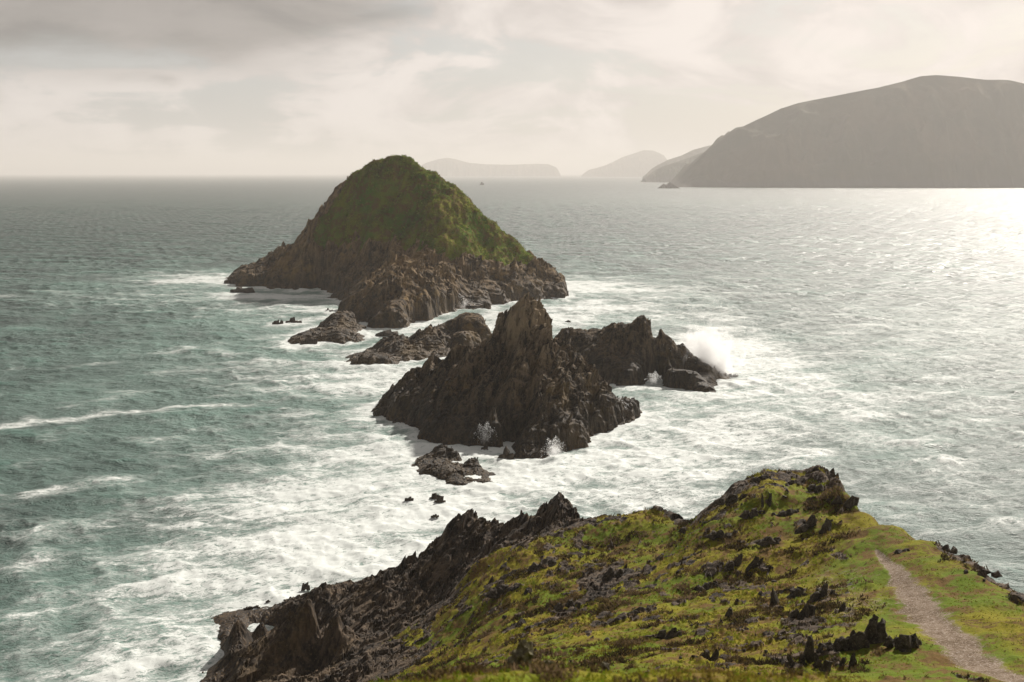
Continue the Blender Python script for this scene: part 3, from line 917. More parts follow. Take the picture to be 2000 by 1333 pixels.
# ------------------------------------------------------------------ sea
def foam_field():
    """foam coverage 0..1 and aeration on a 2 m raster"""
    gx = np.arange(-420, 620, 2.0)
    gy = np.arange(70, 1000, 2.0)
    X, Y = np.meshgrid(gx, gy)
    cov = np.zeros(X.shape)
    sh = np.vstack(SHORE)
    dist = np.full(X.shape, 1e9)
    for k in range(0, len(sh), 50):
        q = sh[k:k + 50]
        d = np.hypot(X[..., None] - q[:, 0], Y[..., None] - q[:, 1]).min(-1)
        dist = np.minimum(dist, d)
    dj = dist + 5 * fbm(X / 25, Y / 25, 3, 301)
    cov = np.maximum(cov, 0.80 * np.exp(-np.maximum(dj, 0) / 12))
    cov = np.maximum(cov, 0.84 * np.exp(-(np.maximum(dist + 1.5 * fbm(X / 9, Y / 9, 3, 303), 0) / 4.5) ** 2))
    # broad white water, pixels -> metres: (px, py, rx, ry, strength)
    blobs = [(780, 1000, 45, 30, .95), (640, 1080, 35, 30, .9), (520, 1150, 25, 25, .85), (420, 1280, 18, 14, .8), (360, 1320, 16, 10, .8), (1000, 930, 50, 26, .9), (1180, 900, 50, 30, .85), (1200, 960, 30, 30, .8),
             (1350, 850, 50, 40, .75), (1480, 780, 60, 60, .72), (1460, 720, 30, 60, .9), (1420, 680, 25, 60, .95), (1330, 620, 50, 60, .6), (1250, 570, 60, 60, .6), (1150, 560, 40, 50, .9), (1160, 600, 40, 40, .85), (1050, 620, 35, 40, .95),
             (760, 740, 40, 35, .85), (640, 720, 45, 30, .6), (900, 640, 40, 30, .9), (600, 600, 50, 35, .65), (430, 545, 50, 40, .85), (540, 580, 50, 18, .9), (350, 580, 80, 35, .45), (700, 850, 40, 25, .6), (780, 900, 35, 25, .8), (960, 880, 30, 18, .9),
             (300, 1250, 30, 20, .45), (150, 1300, 30, 12, .55), (1550, 700, 120, 90, .42), (1650, 900, 80, 60, .45), (1700, 760, 120, 90, .45), (1850, 650, 120, 120, .5), (1900, 850, 80, 60, .45), (1500, 560, 120, 120, .3), (1300, 900, 50, 20, .6), (450, 1040, 45, 22, .5)]
    for px, py, rx, ry, s in blobs:
        c = P(px, py)
        r = ((X - c[0]) / rx) ** 2 + ((Y - c[1]) / ry) ** 2
        cov = np.maximum(cov, 0.94 * s * np.exp(-r * 0.80))
    # streaks trailing off to the left
    streaks = [([(-60, 845), (150, 815), (350, 798), (520, 788), (700, 765)], 2.6, .95), ([(-60, 990), (120, 955), (300, 925), (430, 893), (600, 862)], 2.6, .75), ([(-60, 1140), (120, 1090), (260, 1055), (420, 1010), (560, 985)], 2.8, .8),
               ([(200, 706), (330, 688), (420, 672), (560, 655)], 2.4, .6), ([(0, 725), (150, 720)], 2.5, .5), ([(-60, 580), (120, 578), (300, 582), (420, 575)], 5, .55), ([(-50, 545), (200, 538), (400, 530)], 5, .4), ([(150, 790), (330, 760), (560, 735), (700, 725)], 3, .5),
               ([(330, 865), (560, 835), (700, 800)], 4, .5), ([(100, 1060), (330, 1030)], 3, .3), ([(-40, 1310), (200, 1270), (400, 1230)], 4, .55), ([(0, 1230), (150, 1195), (330, 1150), (450, 1110)], 3, .35), ([(80, 900), (330, 855), (560, 800)], 3, .3),
               ([(500, 990), (650, 940), (800, 900)], 4, .5), ([(1100, 575), (1300, 545), (1500, 560)], 5, .4), ([(1450, 800), (1650, 860), (1850, 930), (2050, 1000)], 5, .45), ([(1300, 960), (1500, 900)], 5, .5), ([(1400, 560), (1600, 620), (1900, 690)], 6, .35)]
    for pts, w, s in streaks:
        q = [P(*p) for p in pts]
        wv = 4.5 * fbm(X / 18, Y / 18, 4, 311)
        d = seg_dist(X + wv * .6, Y + wv, q, [w] * len(q))
        cov = np.maximum(cov, s * .80 * np.exp(-d * d * .30) * (0.75 + 0.45 * fbm(X / 16, Y / 7, 3, 313)))
    # general wind rows
    u = X * math.cos(0.38) + Y * math.sin(0.38)
    v = -X * math.sin(0.38) + Y * math.cos(0.38)
    row = fbm(u / 60, v / 9, 4, 321)
    cov = cov + 0.14 * row + 0.12 * fbm(X / 14, Y / 14, 3, 331) + 0.06
    aer = np.clip(1.05 * np.exp(-dist / 55) + 0.35 * fbm(X / 35, Y / 35, 3, 341) + 0.15, 0, 1)
    aer = np.maximum(aer, np.clip(cov, 0, 1) * .75)
    return gx, gy, np.clip(cov, 0, 1), aer


FGX, FGY, FCOV, FAER = foam_field()


def bil(A, x, y, dflt):
    fx = (x - FGX[0]) / 2.0
    fy = (y - FGY[0]) / 2.0
    inside = (fx >= 0) & (fy >= 0) & (fx < len(FGX) - 1.001) & (fy < len(FGY) - 1.001)
    fx = np.clip(fx, 0, len(FGX) - 1.001)
    fy = np.clip(fy, 0, len(FGY) - 1.001)
    i, j = fx.astype(int), fy.astype(int)
    a, b = fx - i, fy - j
    r = A[j, i] * (1 - a) * (1 - b) + A[j, i + 1] * a * (1 - b) + A[j + 1, i] * (1 - a) * b + A[j + 1, i + 1] * a * b
    edge = np.minimum(np.minimum((x - FGX[0]) / 60, (FGX[-1] - x) / 60), (FGY[-1] - y) / 150)
    e = np.clip(edge, 0, 1) * inside
    return r * e + dflt * (1 - e)


ysea = [66.0]
while ysea[-1] < 1700:
    y = ysea[-1]
    ysea.append(y + max(0.36, min(0.36 + (y - 150) * 0.0016, 2.6)) if y > 150 else y + 0.36)
y = ysea[-1]
stp = 2.7
while ysea[-1] < 45000:
    ysea.append(ysea[-1] + stp)
    stp *= 1.011
ysea = np.array(ysea)
ns = 1000
S_, Ys = np.meshgrid(np.linspace(-1, 1, ns), ysea)
Xs = S_ * (0.60 * Ys + 12)
Zs = np.zeros(Xs.shape)
DX = np.zeros(Xs.shape)
DY = np.zeros(Xs.shape)
rng = np.random.default_rng(8)
dxs = (0.60 * Ys + 12) * 2 / ns
dys = np.gradient(ysea)[:, None] * np.ones_like(Xs)
spc = np.maximum(dxs, dys * 0.8)
gust = 0.75 + 0.35 * fbm(Xs / 80, Ys / 60, 3, 401)
NW = 64
for k in range(NW):
    lam = 1.9 * (34 / 1.9) ** ((k + rng.random()) / NW)
    th = math.radians(250) + rng.normal(0, 0.62)         # travelling toward the viewer, a little leftward
    amp = 0.0110 * lam ** 0.90 * (1.25 if lam < 14 else 0.8)
    kx, ky = 2 * math.pi / lam * math.cos(th), 2 * math.pi / lam * math.sin(th)
    fade = np.clip((lam / spc - 2.6) / 2.0, 0, 1)
    if fade.max() <= 0:
        continue
    ph = kx * Xs + ky * Ys + rng.random() * 6.283
    Zs += amp * fade * np.cos(ph)
    DX -= amp * fade * 0.55 * math.cos(th) * np.sin(ph)
    DY -= amp * fade * 0.55 * math.sin(th) * np.sin(ph)
cov = bil(FCOV, Xs, Ys, 0.10)
Zs *= gust * (1 - 0.5 * cov)
Zs = 0.90 * np.tanh(Zs / 0.90)
aer = bil(FAER, Xs, Ys, 0.05)
# churned, lumpy white water
Zs += 0.14 * cov * fbm(Xs / 2.2, Ys / 2.2, 4, 411) * (Ys < 900)
crest = Zs.copy()
Xs2 = Xs + DX * gust
Ys2 = Ys + DY * gust

M_sea, st_ = new_mat('sea water')
s = st_
tc = s.node('ShaderNodeTexCoord').outputs['Object']
cova = s.attr('foam')
aera = s.attr('aerated')
cresta = s.attr('crest')
strk = s.mapping(tc, (1, 1, 1), rot=(0, 0, math.radians(-22)))
fo1 = s.noise(s.mapping(strk, (0.09, 0.26, 0.3)), 1.0, 11, 0.70, 1.0)
fo2 = s.noise(s.mapping(strk, (0.55, 1.0, 0.8)), 1.0, 8, 0.72, 1.0)
lace = s.math('SUBTRACT', 1.0, s.math('MULTIPLY', s.math('ABSOLUTE', s.math('SUBTRACT', fo2, 0.5)), 6.0), clamp=True)
pat = s.math('ADD', s.math('MULTIPLY', fo1, 0.62), s.math('MULTIPLY', fo2, 0.30))
fo3 = s.noise(s.mapping(strk, (1.6, 2.6, 2.5)), 1.0, 6, 0.75, 1.2)
pat = s.math('ADD', pat, s.math('MULTIPLY', lace, 0.15))
pat = s.math('ADD', pat, s.math('MULTIPLY', s.math('SUBTRACT', fo3, 0.5), 0.42))
pat = s.math('ADD', pat, s.math('MULTIPLY', cresta, 0.10))
thr = s.math('SUBTRACT', 0.80, s.math('MULTIPLY', cova, 0.40))
core = s.math('MULTIPLY', s.step(s.math('SUBTRACT', pat, thr), 0.0, 0.09), 0.93)
veil = s.math('MULTIPLY', s.step(s.math('SUBTRACT', pat, thr), -0.12, 0.05), 0.34)
foam = s.math('MAXIMUM', core, veil)
deep = s.mix(s.step(s.noise(tc, 0.012, 3, 0.5), 0.35, 0.65), (0.015, 0.034, 0.031), (0.019, 0.047, 0.041))
milky = s.mix(s.math('MULTIPLY', aera, 0.9, clamp=True), deep, (0.145, 0.245, 0.21))
crestc = s.mix(s.math('MULTIPLY', s.step(cresta, 0.1, 0.9), 0.35), milky, (0.08, 0.25, 0.19))
b1 = s.noise(s.mapping(tc, (0.28, 0.55, 0.5), rot=(0, 0, 0.15)), 1.0, 7, 0.6, 0.4)
b2 = s.noise(s.mapping(tc, (1.3, 2.2, 2)), 1.0, 6, 0.65, 0.3)
hg = s.math('ADD', s.math('MULTIPLY', b1, 1.5), s.math('MULTIPLY', b2, 0.60))
b3 = s.noise(s.mapping(tc, (0.020, 0.060, 0.05), rot=(0, 0, 0.1)), 1.0, 9, 0.72, 0.4)
hg = s.math('ADD', hg, s.math('MULTIPLY', b3, s.math('MULTIPLY', s.attr('fine_chop'), 4.0)))
hg = s.math('ADD', hg, s.math('MULTIPLY', foam, 0.10))
bmp = s.node('ShaderNodeBump', {'Height': hg, 'Strength': 1.0, 'Distance': 1.1})
wat = s.node('ShaderNodeBsdfPrincipled', {'Base Color': crestc, 'Roughness': s.math('SUBTRACT', 0.42, s.math('MULTIPLY', s.attr('fine_chop'), 0.08)), 'IOR': 1.40, 'Normal': bmp.outputs[0]})
bmp2 = s.node('ShaderNodeBump', {'Height': s.math('ADD', fo2, s.math('MULTIPLY', fo1, 1.5)), 'Strength': 0.5, 'Distance': 0.22})
fmb = s.node('ShaderNodeBsdfPrincipled', {'Base Color': (0.61, 0.64, 0.62, 1), 'Roughness': 0.8, 'Normal': bmp2.outputs[0]})
ms = s.node('ShaderNodeMixShader', {0: foam, 1: wat.outputs[0], 2: fmb.outputs[0]})
s.node('ShaderNodeOutputMaterial', {'Surface': ms.outputs[0]})

V = np.stack([Xs2, Ys2, Zs], -1).reshape(-1, 3)
sea = make_mesh('sea', V, grid_faces(ns, len(ysea)), M_sea, (0, 0, 0), {'foam': cov, 'aerated': aer, 'crest': crest / 0.9, 'fine_chop': sst(Ys, 250, 1500)}, True)
tag(sea, kind='structure')
# the rest of the ocean round about, a little under the wavy sheet
V = np.array([[-60000, -20000, -5.0], [60000, -20000, -5.0], [60000, 60000, -5.0], [-60000, 60000, -5.0]], float)
oc = make_mesh('open_water', V, np.array([[0, 1, 2, 3]]), M_sea, (0, 0, 0), {'foam': np.full(4, .1), 'aerated': np.zeros(4), 'crest': np.zeros(4), 'fine_chop': np.ones(4)})
tag(oc, kind='structure')


# ------------------------------------------------------------------ turf tufts, stones and outcrops
def tufts(name, base_pts, size, seed, mat, blades=7, parent=None, root=None):
    rng = np.random.default_rng(seed)
    n = len(base_pts)
    a = rng.random((n, blades)) * 2 * math.pi
    sz = size[:, None] * (0.6 + 0.8 * rng.random((n, blades)))
    ox = rng.normal(0, .35, (n, blades)) * sz
    oy = rng.normal(0, .35, (n, blades)) * sz
    bx = base_pts[:, 0, None] + ox
    by = base_pts[:, 1, None] + oy
    bz = np.repeat(base_pts[:, 2, None], blades, 1) - 0.06 * sz
    w = sz * 0.17
    ca, sa = np.cos(a), np.sin(a)
    tip = rng.normal(0, .45, (2, n, blades)) * sz
    v0 = np.stack([bx - ca * w, by - sa * w, bz], -1)
    v1 = np.stack([bx + ca * w, by + sa * w, bz], -1)
    v2 = np.stack([bx + tip[0] + ca * w * .35, by + tip[1] + sa * w * .35, bz + sz * 0.80], -1)
    v3 = np.stack([bx + tip[0] * .7 - ca * w * .5, by + tip[1] * .7 - sa * w * .5, bz + sz * 0.60], -1)
    V = np.stack([v0, v1, v2, v3], 2).reshape(-1, 3)
    F = np.arange(len(V)).reshape(-1, 4)
    tone = np.repeat(np.clip(fbm(base_pts[:, 0] / 4, base_pts[:, 1] / 4, 3, seed + 3) * .5 + .5 + rng.normal(0, .18, n), 0, 1), blades * 4)
    ob = make_mesh(name, V, F, mat, (0, 0, 0) if root is None else tuple(root.location), {'tone': tone})
    if parent is not None:
        ob.location = (0, 0, 0)
        ob.parent = parent
    return tag(ob, kind='stuff')


def tuft_material(name, cols):
    m, t = new_mat(name)
    tone = t.attr('tone')
    r = t.node('ShaderNodeValToRGB', {0: tone})
    el = r.color_ramp.elements
    el[0].position, el[0].color = 0.15, (*cols[0], 1)
    el[1].position, el[1].color = 0.9, (*cols[-1], 1)
    for k, c in enumerate(cols[1:-1]):
        e = el.new(0.15 + 0.75 * (k + 1) / (len(cols) - 1))
        e.color = (*c, 1)
    df = t.node('ShaderNodeBsdfDiffuse', {'Color': r.outputs[0]})
    tr = t.node('ShaderNodeBsdfTranslucent', {'Color': r.outputs[0]})
    mx = t.node('ShaderNodeMixShader', {0: 0.5, 1: df.outputs[0], 2: tr.outputs[0]})
    t.node('ShaderNodeOutputMaterial', {'Surface': mx.outputs[0]})
    return m


M_tuft = tuft_material('grass tufts', [(0.07, 0.05, 0.018), (0.15, 0.10, 0.03), (0.19, 0.165, 0.02), (0.10, 0.16, 0.010), (0.22, 0.22, 0.025)])
M_heath = tuft_material('heath tufts', [(0.030, 0.024, 0.012), (0.055, 0.040, 0.018), (0.10, 0.070, 0.030), (0.15, 0.105, 0.065)])
M_itf = tuft_material('island tufts', [(0.12, 0.070, 0.022), (0.08, 0.10, 0.014), (0.09, 0.15, 0.012), (0.23, 0.24, 0.035)])

rngt = np.random.default_rng(77)
lawn = sst(V2[:, 0] - 0.33 * V2[:, 1], 0, 4)
bare = sst(seg_dist(V2[:, 0], V2[:, 1], PATH, PW), 1.2, 2.4)
ok = (at['grass'] > 0.5) & (V2[:, 1] > 9) & (V2[:, 2] > 3)
pr = ok * (0.45 + 0.55 * (1 - lawn)) * bare * (0.15 + sst(fbm(V2[:, 0] / 5, V2[:, 1] / 5, 3, 501), -0.25, 0.5))
pr = pr / pr.sum()
ix = rngt.choice(len(V2), 60000, p=pr)
dist = np.hypot(V2[ix, 0], V2[ix, 1])
tufts('grass', V2[ix], (0.045 + 0.0011 * dist) * (1 - .45 * lawn[ix]) * (0.6 + 0.8 * rngt.random(len(ix))), 5, M_tuft)
pr = ok * (1 - lawn) * bare * sst(fbm(V2[:, 0] / 2.2, V2[:, 1] / 2.8, 3, 507) + 0.6 * fbm(V2[:, 0] / 11, V2[:, 1] / 11, 2, 509), 0.30, 0.7) + 0.12 * (at['grass'] > .15) * (at['grass'] < .8) * (V2[:, 2] > 7)
pr = pr / pr.sum()
ix = rngt.choice(len(V2), 32000, p=pr)
dist = np.hypot(V2[ix, 0], V2[ix, 1])
tufts('heath', V2[ix], (0.07 + 0.0018 * dist) * (0.5 + 1.0 * rngt.random(len(ix))), 6, M_heath)


def island_tufts(ob, n, size, seed, root):
    me = ob.data
    nv = len(me.vertices)
    co = np.empty(nv * 3, np.float32)
    me.vertices.foreach_get('co', co)
    g = np.empty(nv, np.float32)
    me.attributes['grass'].data.foreach_get('value', g)
    co = co.reshape(-1, 3).astype(float) + np.array(root.location)
    r = np.random.default_rng(seed)
    p = (g > .5) * (0.2 + sst(fbm(co[:, 0] / 9, co[:, 1] / 12, 3, seed), -.2, .5))
    ix = r.choice(nv, n, p=p / p.sum())
    return tufts('turf', co[ix], size * (0.5 + r.random(n)), seed, M_itf, 4, ob, root)


island_tufts(LURE, 15000, 0.62, 811, LROOT)


def subdiv(V, F):
    E = np.sort(np.concatenate([F[:, [0, 1]], F[:, [1, 2]], F[:, [2, 0]]]), 1)
    U, inv = np.unique(E, axis=0, return_inverse=True)
    inv = inv.ravel()
    n = len(F)
    m = len(V) + inv
    a, b, c = m[:n], m[n:2 * n], m[2 * n:]
    VN = np.vstack([V, (V[U[:, 0]] + V[U[:, 1]]) / 2])
    return VN, np.vstack([np.stack([F[:, 0], a, c], 1), np.stack([a, F[:, 1], b], 1), np.stack([c, b, F[:, 2]], 1), np.stack([a, b, c], 1)])


def outcrop(name, px, py, wpx, hpx, label, seed, shards=None, mat=None, cat='rock', pos=None, group=None, sharp=True, lean=0.25, rounds=2, sink=0.12):
    """shards: list of (offset -.5.. .5, relative height, relative width)"""
    g = on_ground(px, py) if pos is None else np.array(pos)
    d = math.hypot(g[0], g[1], g[2] - CAM_H)
    W, H = wpx / FOC * d, hpx / FOC * d
    rng = np.random.default_rng(seed)
    shards = shards or [(0, 1, 1)]
    Vs, Fs, o = [], [], 0
    for off, rh, rw in shards:
        V, F = (BLADES if sharp else BLOCKS if cat == 'boulder' else CRAGS)[rng.integers(10)]
        top = V[:, 2].max()
        v = V * np.array([W * rw, W * rw * (1.2 if sharp else .9), H * rh * 1.15 / top])
        v[:, 0] += v[:, 2] * lean
        ra = rng.normal(0, .35)
        v = np.stack([v[:, 0] * math.cos(ra) - v[:, 1] * math.sin(ra), v[:, 0] * math.sin(ra) + v[:, 1] * math.cos(ra), v[:, 2]], 1)
        v = v + np.array([off * W, rng.normal(0, .12) * W, -sink * H])
        for _ in range(rounds):
            v, F = subdiv(v, F)
            k = 0.05 * W * rw
            v = v + k * np.stack([gn(v[:, 1] / (k * 4), v[:, 2] / (k * 4), seed), gn(v[:, 0] / (k * 4), v[:, 2] / (k * 4), seed + 1), gn(v[:, 0] / (k * 4), v[:, 1] / (k * 4), seed + 2)], 1)
        Vs.append(v); Fs.append(F + o); o += len(v)
    ob = make_mesh(name, np.vstack(Vs) + g, np.vstack(Fs), mat or M_stone, tuple(g))
    return tag(ob, label, cat, group)


outcrop('rock_outcrop', 1690, 1262, 62, 58, 'largest dark lichen-crusted outcrop beside the path, with a double peak', 301,
        [(-.35, .70, .7), (-.05, 1, .55), (.22, .85, .7), (-.75, .42, .7), (.6, .55, .7), (.1, .5, 1.), (-.3, .45, 1.), (.9, .3, .6), (-1.1, .22, .6)], sharp=False, rounds=3)
outcrop('rock_outcrop', 1760, 1266, 50, 36, 'low dark blocky outcrop touching the left edge of the path', 302, [(0, .9, .7), (.4, .8, .6), (-.4, .6, .6), (.65, .4, .5)], sharp=False, rounds=3, lean=0)
outcrop('standing_stone', 1576, 1296, 26, 56, 'dark upright finger of rock left of the big outcrop', 303, [(0, 1, 1.), (.5, .45, .7), (-.4, .4, .7)], sharp=False, lean=.05)
outcrop('slab', 1552, 1305, 20, 26, 'thin dark slab leaning left at the foot of the standing stone', 304, lean=-.5)
outcrop('slab', 1592, 1306, 26, 16, 'grey slab lying on its side right of the standing stone', 305, lean=.5)
outcrop('slab', 1612, 1308, 24, 18, 'dark rounded slab in the grass below the big outcrop', 306, sharp=False)
outcrop('rock_outcrop', 1655, 1300, 30, 26, 'small heap of dark slabs in the grass below the big outcrop', 307, [(-.3, .6, .6), (.1, 1, .6), (.4, .5, .6)])
outcrop('slab', 1628, 1276, 22, 18, 'pale edged slab leaning beside the big outcrop', 308, lean=-.6)
outcrop('standing_stone', 1514, 1184, 24, 36, 'dark pyramid stone alone in the turf above the white stone', 309, sharp=False, lean=-.1)
outcrop('rock_outcrop', 1556, 1168, 34, 18, 'low dark wedge of rock right of the pyramid stone', 310, [(0, 1, .9), (.4, .6, .7)], sharp=False)
outcrop('rock_outcrop', 1605, 1172, 36, 30, 'dark craggy boulder midway between pyramid stone and path', 311, [(0, 1, .7), (-.4, .6, .7), (.4, .7, .5)], sharp=False)
outcrop('rock_outcrop', 1566, 1212, 44, 34, 'wide dark rubbly hump right of the white stone', 312, [(-.35, .6, .6), (0, 1, .6), (.3, .8, .6), (.5, .4, .5)], sharp=False)
outcrop('rock_outcrop', 1645, 1192, 18, 14, 'small round dark stone above the big outcrop', 313, sharp=False)
outcrop('white_stone', 1528, 1216, 11, 8, 'small white stone standing out in the green turf', 314, sharp=False, mat=M_pale, lean=0)
outcrop('rock_outcrop', 1445, 1108, 60, 30, 'leaning grey slabs stacked in the middle of the slope', 315, [(-.4, .5, .5), (-.1, .7, .5), (.2, 1, .45), (.4, .8, .4)], lean=.5)
outcrop('standing_stone', 1487, 992, 12, 30, 'left one of two dark pointed stones on the face of the knoll', 316, lean=0)
outcrop('standing_stone', 1502, 990, 12, 26, 'right one of two dark pointed stones on the face of the knoll', 317, lean=.1)
outcrop('rock_outcrop', 1600, 1034, 70, 26, 'broad band of dark broken rock on the right flank of the knoll', 318, [(-.5, .6, .4), (-.2, .9, .4), (.1, 1, .4), (.35, .7, .4), (.55, .5, .35)], sharp=False)
outcrop('rock_outcrop', 1650, 985, 46, 20, 'dark crag at the right shoulder of the knoll', 319, [(-.3, .8, .5), (.1, 1, .5), (.4, .7, .4)], sharp=False)
outcrop('rock_outcrop', 1430, 985, 56, 22, 'dark crag at the left shoulder of the knoll', 320, [(-.4, .5, .5), (0, .8, .5), (.35, 1, .4)], sharp=False)
outcrop('rock_outcrop', 1345, 1035, 40, 13, 'dark rock at the left foot of the knoll, by the green saddle', 321, [(-.3, .7, .5), (.2, 1, .5)], sharp=False)
outcrop('rock_outcrop', 1305, 1245, 46, 22, 'dark tussocky hump in the bright green grass near the bottom', 322, [(-.3, .7, .6), (.1, 1, .6), (.4, .6, .5)], sharp=False)
outcrop('rock_outcrop', 1385, 1290, 30, 20, 'dark stone low in the grass near the bottom middle', 323, [(-.2, .8, .7), (.3, 1, .6)], sharp=False)
outcrop('rock_outcrop', 1425, 1208, 26, 18, 'blunt dark stone left of the white stone', 324, sharp=False)
outcrop('rock_outcrop', 1110, 1192, 50, 20, 'dark overhanging ledge in the hollow of the left slope', 325, [(-.4, .7, .5), (0, 1, .5), (.4, .7, .5)], sharp=False)
outcrop('rock_outcrop', 1200, 1130, 50, 26, 'black crag at the edge of the hollow below the saddle', 326, [(-.3, 1, .5), (.1, .8, .5), (.4, .5, .5)], sharp=False)
for k_, (px, py, w, h, lb) in enumerate([(1486, 940, 30, 12, 'small dark crag on the very top of the knoll, at its left end'), (1545, 950, 26, 10, 'small dark crag near the middle of the knoll top'),
                                         (1600, 955, 34, 12, 'small dark crag on the knoll top, right of its middle'), (1470, 1010, 36, 18, 'dark rock halfway down the left face of the knoll'),
                                         (1540, 1005, 30, 12, 'low dark rock in the middle of the knoll face'), (1405, 1050, 34, 14, 'low dark rocks below the left shoulder of the knoll'),
                                         (1500, 1060, 36, 12, 'low dark rocks on the slope just below the knoll'), (1380, 1150, 40, 14, 'low dark rock left of the leaning grey slabs'),
                                         (1250, 1200, 34, 12, 'low dark rock in the bright green slope left of centre'), (1060, 1110, 40, 16, 'dark rock among heath below the rib crest'),
                                         (980, 1160, 44, 16, 'dark rock among heath on the far left of the turf')]):
    outcrop('rock_outcrop', px, py, w, h, lb, 340 + k_, [(-.4, .7, .8), (0, 1, .8), (.4, .8, .7)], sharp=False)
outcrop('rock_outcrop', 1846, 1074, 40, 12, 'dark rock ledge on the upper right cliff edge', 327, [(-.4, .6, .7), (0, 1, .8), (.4, .8, .7)], sink=.5)
outcrop('rock_outcrop', 1925, 1122, 44, 11, 'dark rock ledge halfway down the right cliff edge', 328, [(-.4, .6, .7), (0, 1, .8), (.4, .8, .7)], sink=.5)
outcrop('rock_outcrop', 1975, 1165, 36, 10, 'dark rock ledge lowest on the right cliff edge', 329, [(-.4, .6, .7), (0, 1, .8), (.4, .8, .7)], sink=.5)
outcrop('rock_outcrop', 1765, 1080, 26, 7, 'small rocks on the lawn right of the top of the path', 330, [(-.3, .8, .8), (.2, 1, .8)], sharp=False)
outcrop('boulder', 1012, 1317, pos=D(1012, 1317, 17), wpx=58, hpx=66, label='tall lichen-covered boulder at the bottom of the view, slightly out of focus', seed=331, shards=[(0, 1, 1.05)], mat=M_near, sharp=False, rounds=4, lean=.12, cat='boulder')
outcrop('boulder', 1054, 1321, pos=D(1054, 1321, 17), wpx=24, hpx=34, label='pointed lichened stone right beside the tall boulder', seed=332, mat=M_near, rounds=3, sharp=False, cat='boulder')
outcrop('boulder', 1078, 1325, pos=D(1078, 1325, 17), wpx=28, hpx=36, label='round lichened stone second right of the tall boulder', seed=333, mat=M_near, rounds=3, sharp=False, lean=-.1, cat='boulder')
outcrop('boulder', 1185, 1326, pos=D(1185, 1326, 17), wpx=26, hpx=34, label='pale blurred pointed stone on the near turf', seed=334, mat=M_near, rounds=3, sharp=False, lean=-.1, cat='boulder')
outcrop('boulder', 1137, 1324, pos=D(1137, 1324, 17), wpx=18, hpx=14, label='small pale blurred stone on the near turf between taller ones', seed=335, mat=M_near, rounds=2, sharp=False, cat='boulder')
outcrop('boulder', 1264, 1327, pos=D(1264, 1327, 17), wpx=20, hpx=16, label='rightmost small blurred stone on the near turf', seed=336, mat=M_near, rounds=2, sharp=False, cat='boulder')
outcrop('boulder', 906, 1333, pos=D(906, 1333, 16), wpx=26, hpx=20, label='leftmost blurred pale stone on the near turf', seed=337, mat=M_near, rounds=2, sharp=False, cat='boulder')

# rocks standing in the broken water at the headland's left tip
for k, (px, py, w, h, lb) in enumerate([(500, 1187, 14, 8, 'small dark rock awash left of the headland rib, nearest the rib'), (484, 1190, 16, 7, 'low brown rock awash left of the headland rib'),
                                        (523, 1176, 8, 6, 'tiny dark rock farthest out beside the headland rib'), (596, 1150, 14, 20, 'black rock in the surf against the headland rib')]):
    skerry(px - w / 2, px + w / 2, py - h, py, lb, 400 + k)

# loose stones: one mesh per kind, copied
proto = []
for k in range(6):
    V_, F_ = BLOCKS[k]
    v = V_ * np.array([1, 1, .9])
    v, f = subdiv(v, F_)
    v = v + 0.05 * np.stack([gn(v[:, 1] * 4, v[:, 2] * 4, k), gn(v[:, 0] * 4, v[:, 2] * 4, k + 1), gn(v[:, 0] * 4, v[:, 1] * 4, k + 2)], 1)
    proto.append((v, f))
pr = (at['grass'] > 0.45) * (V2[:, 1] > 34) * (V2[:, 2] > 6) * (1 - .8 * lawn) * (0.05 + sst(fbm(V2[:, 0] / 7, V2[:, 1] / 7, 3, 601), 0.0, 0.6))
pr = pr / pr.sum()
ix = rngt.choice(len(V2), 290, p=pr)
base_st = []
for k in range(6):
    v, f = proto[k]
    o = make_mesh('stone', v, f, M_stone)
    base_st.append(o)
for n_, i in enumerate(ix):
    k = n_ % 6
    o = base_st[k] if n_ < 6 else base_st[k].copy()
    if n_ >= 6:
        COL.objects.link(o)
    o.location = V2[i]
    d = math.hypot(V2[i, 0], V2[i, 1])
    sc = (0.10 + 0.0032 * d) * (0.5 + 1.1 * rngt.random() ** 1.5)
    o.scale = (sc * (0.8 + .5 * rngt.random()), sc, sc * (0.6 + .6 * rngt.random()))
    o.rotation_euler = (rngt.normal(0, .25), rngt.normal(0, .3), rngt.random() * 6.28)
    tag(o, 'small loose dark stone half sunk in the rough turf of the headland', 'stone', 'loose stones in the headland turf')


# ------------------------------------------------------------------ bursting spray
M_drop, dt_ = new_mat('water droplets')
dt_.node('ShaderNodeOutputMaterial', {'Surface': dt_.node('ShaderNodeMixShader', {0: 0.5, 1: dt_.node('ShaderNodeBsdfDiffuse', {'Color': (.85, .86, .86, 1)}).outputs[0], 2: dt_.node('ShaderNodeBsdfTranslucent', {'Color': (.85, .86, .86, 1)}).outputs[0]}).outputs[0]})


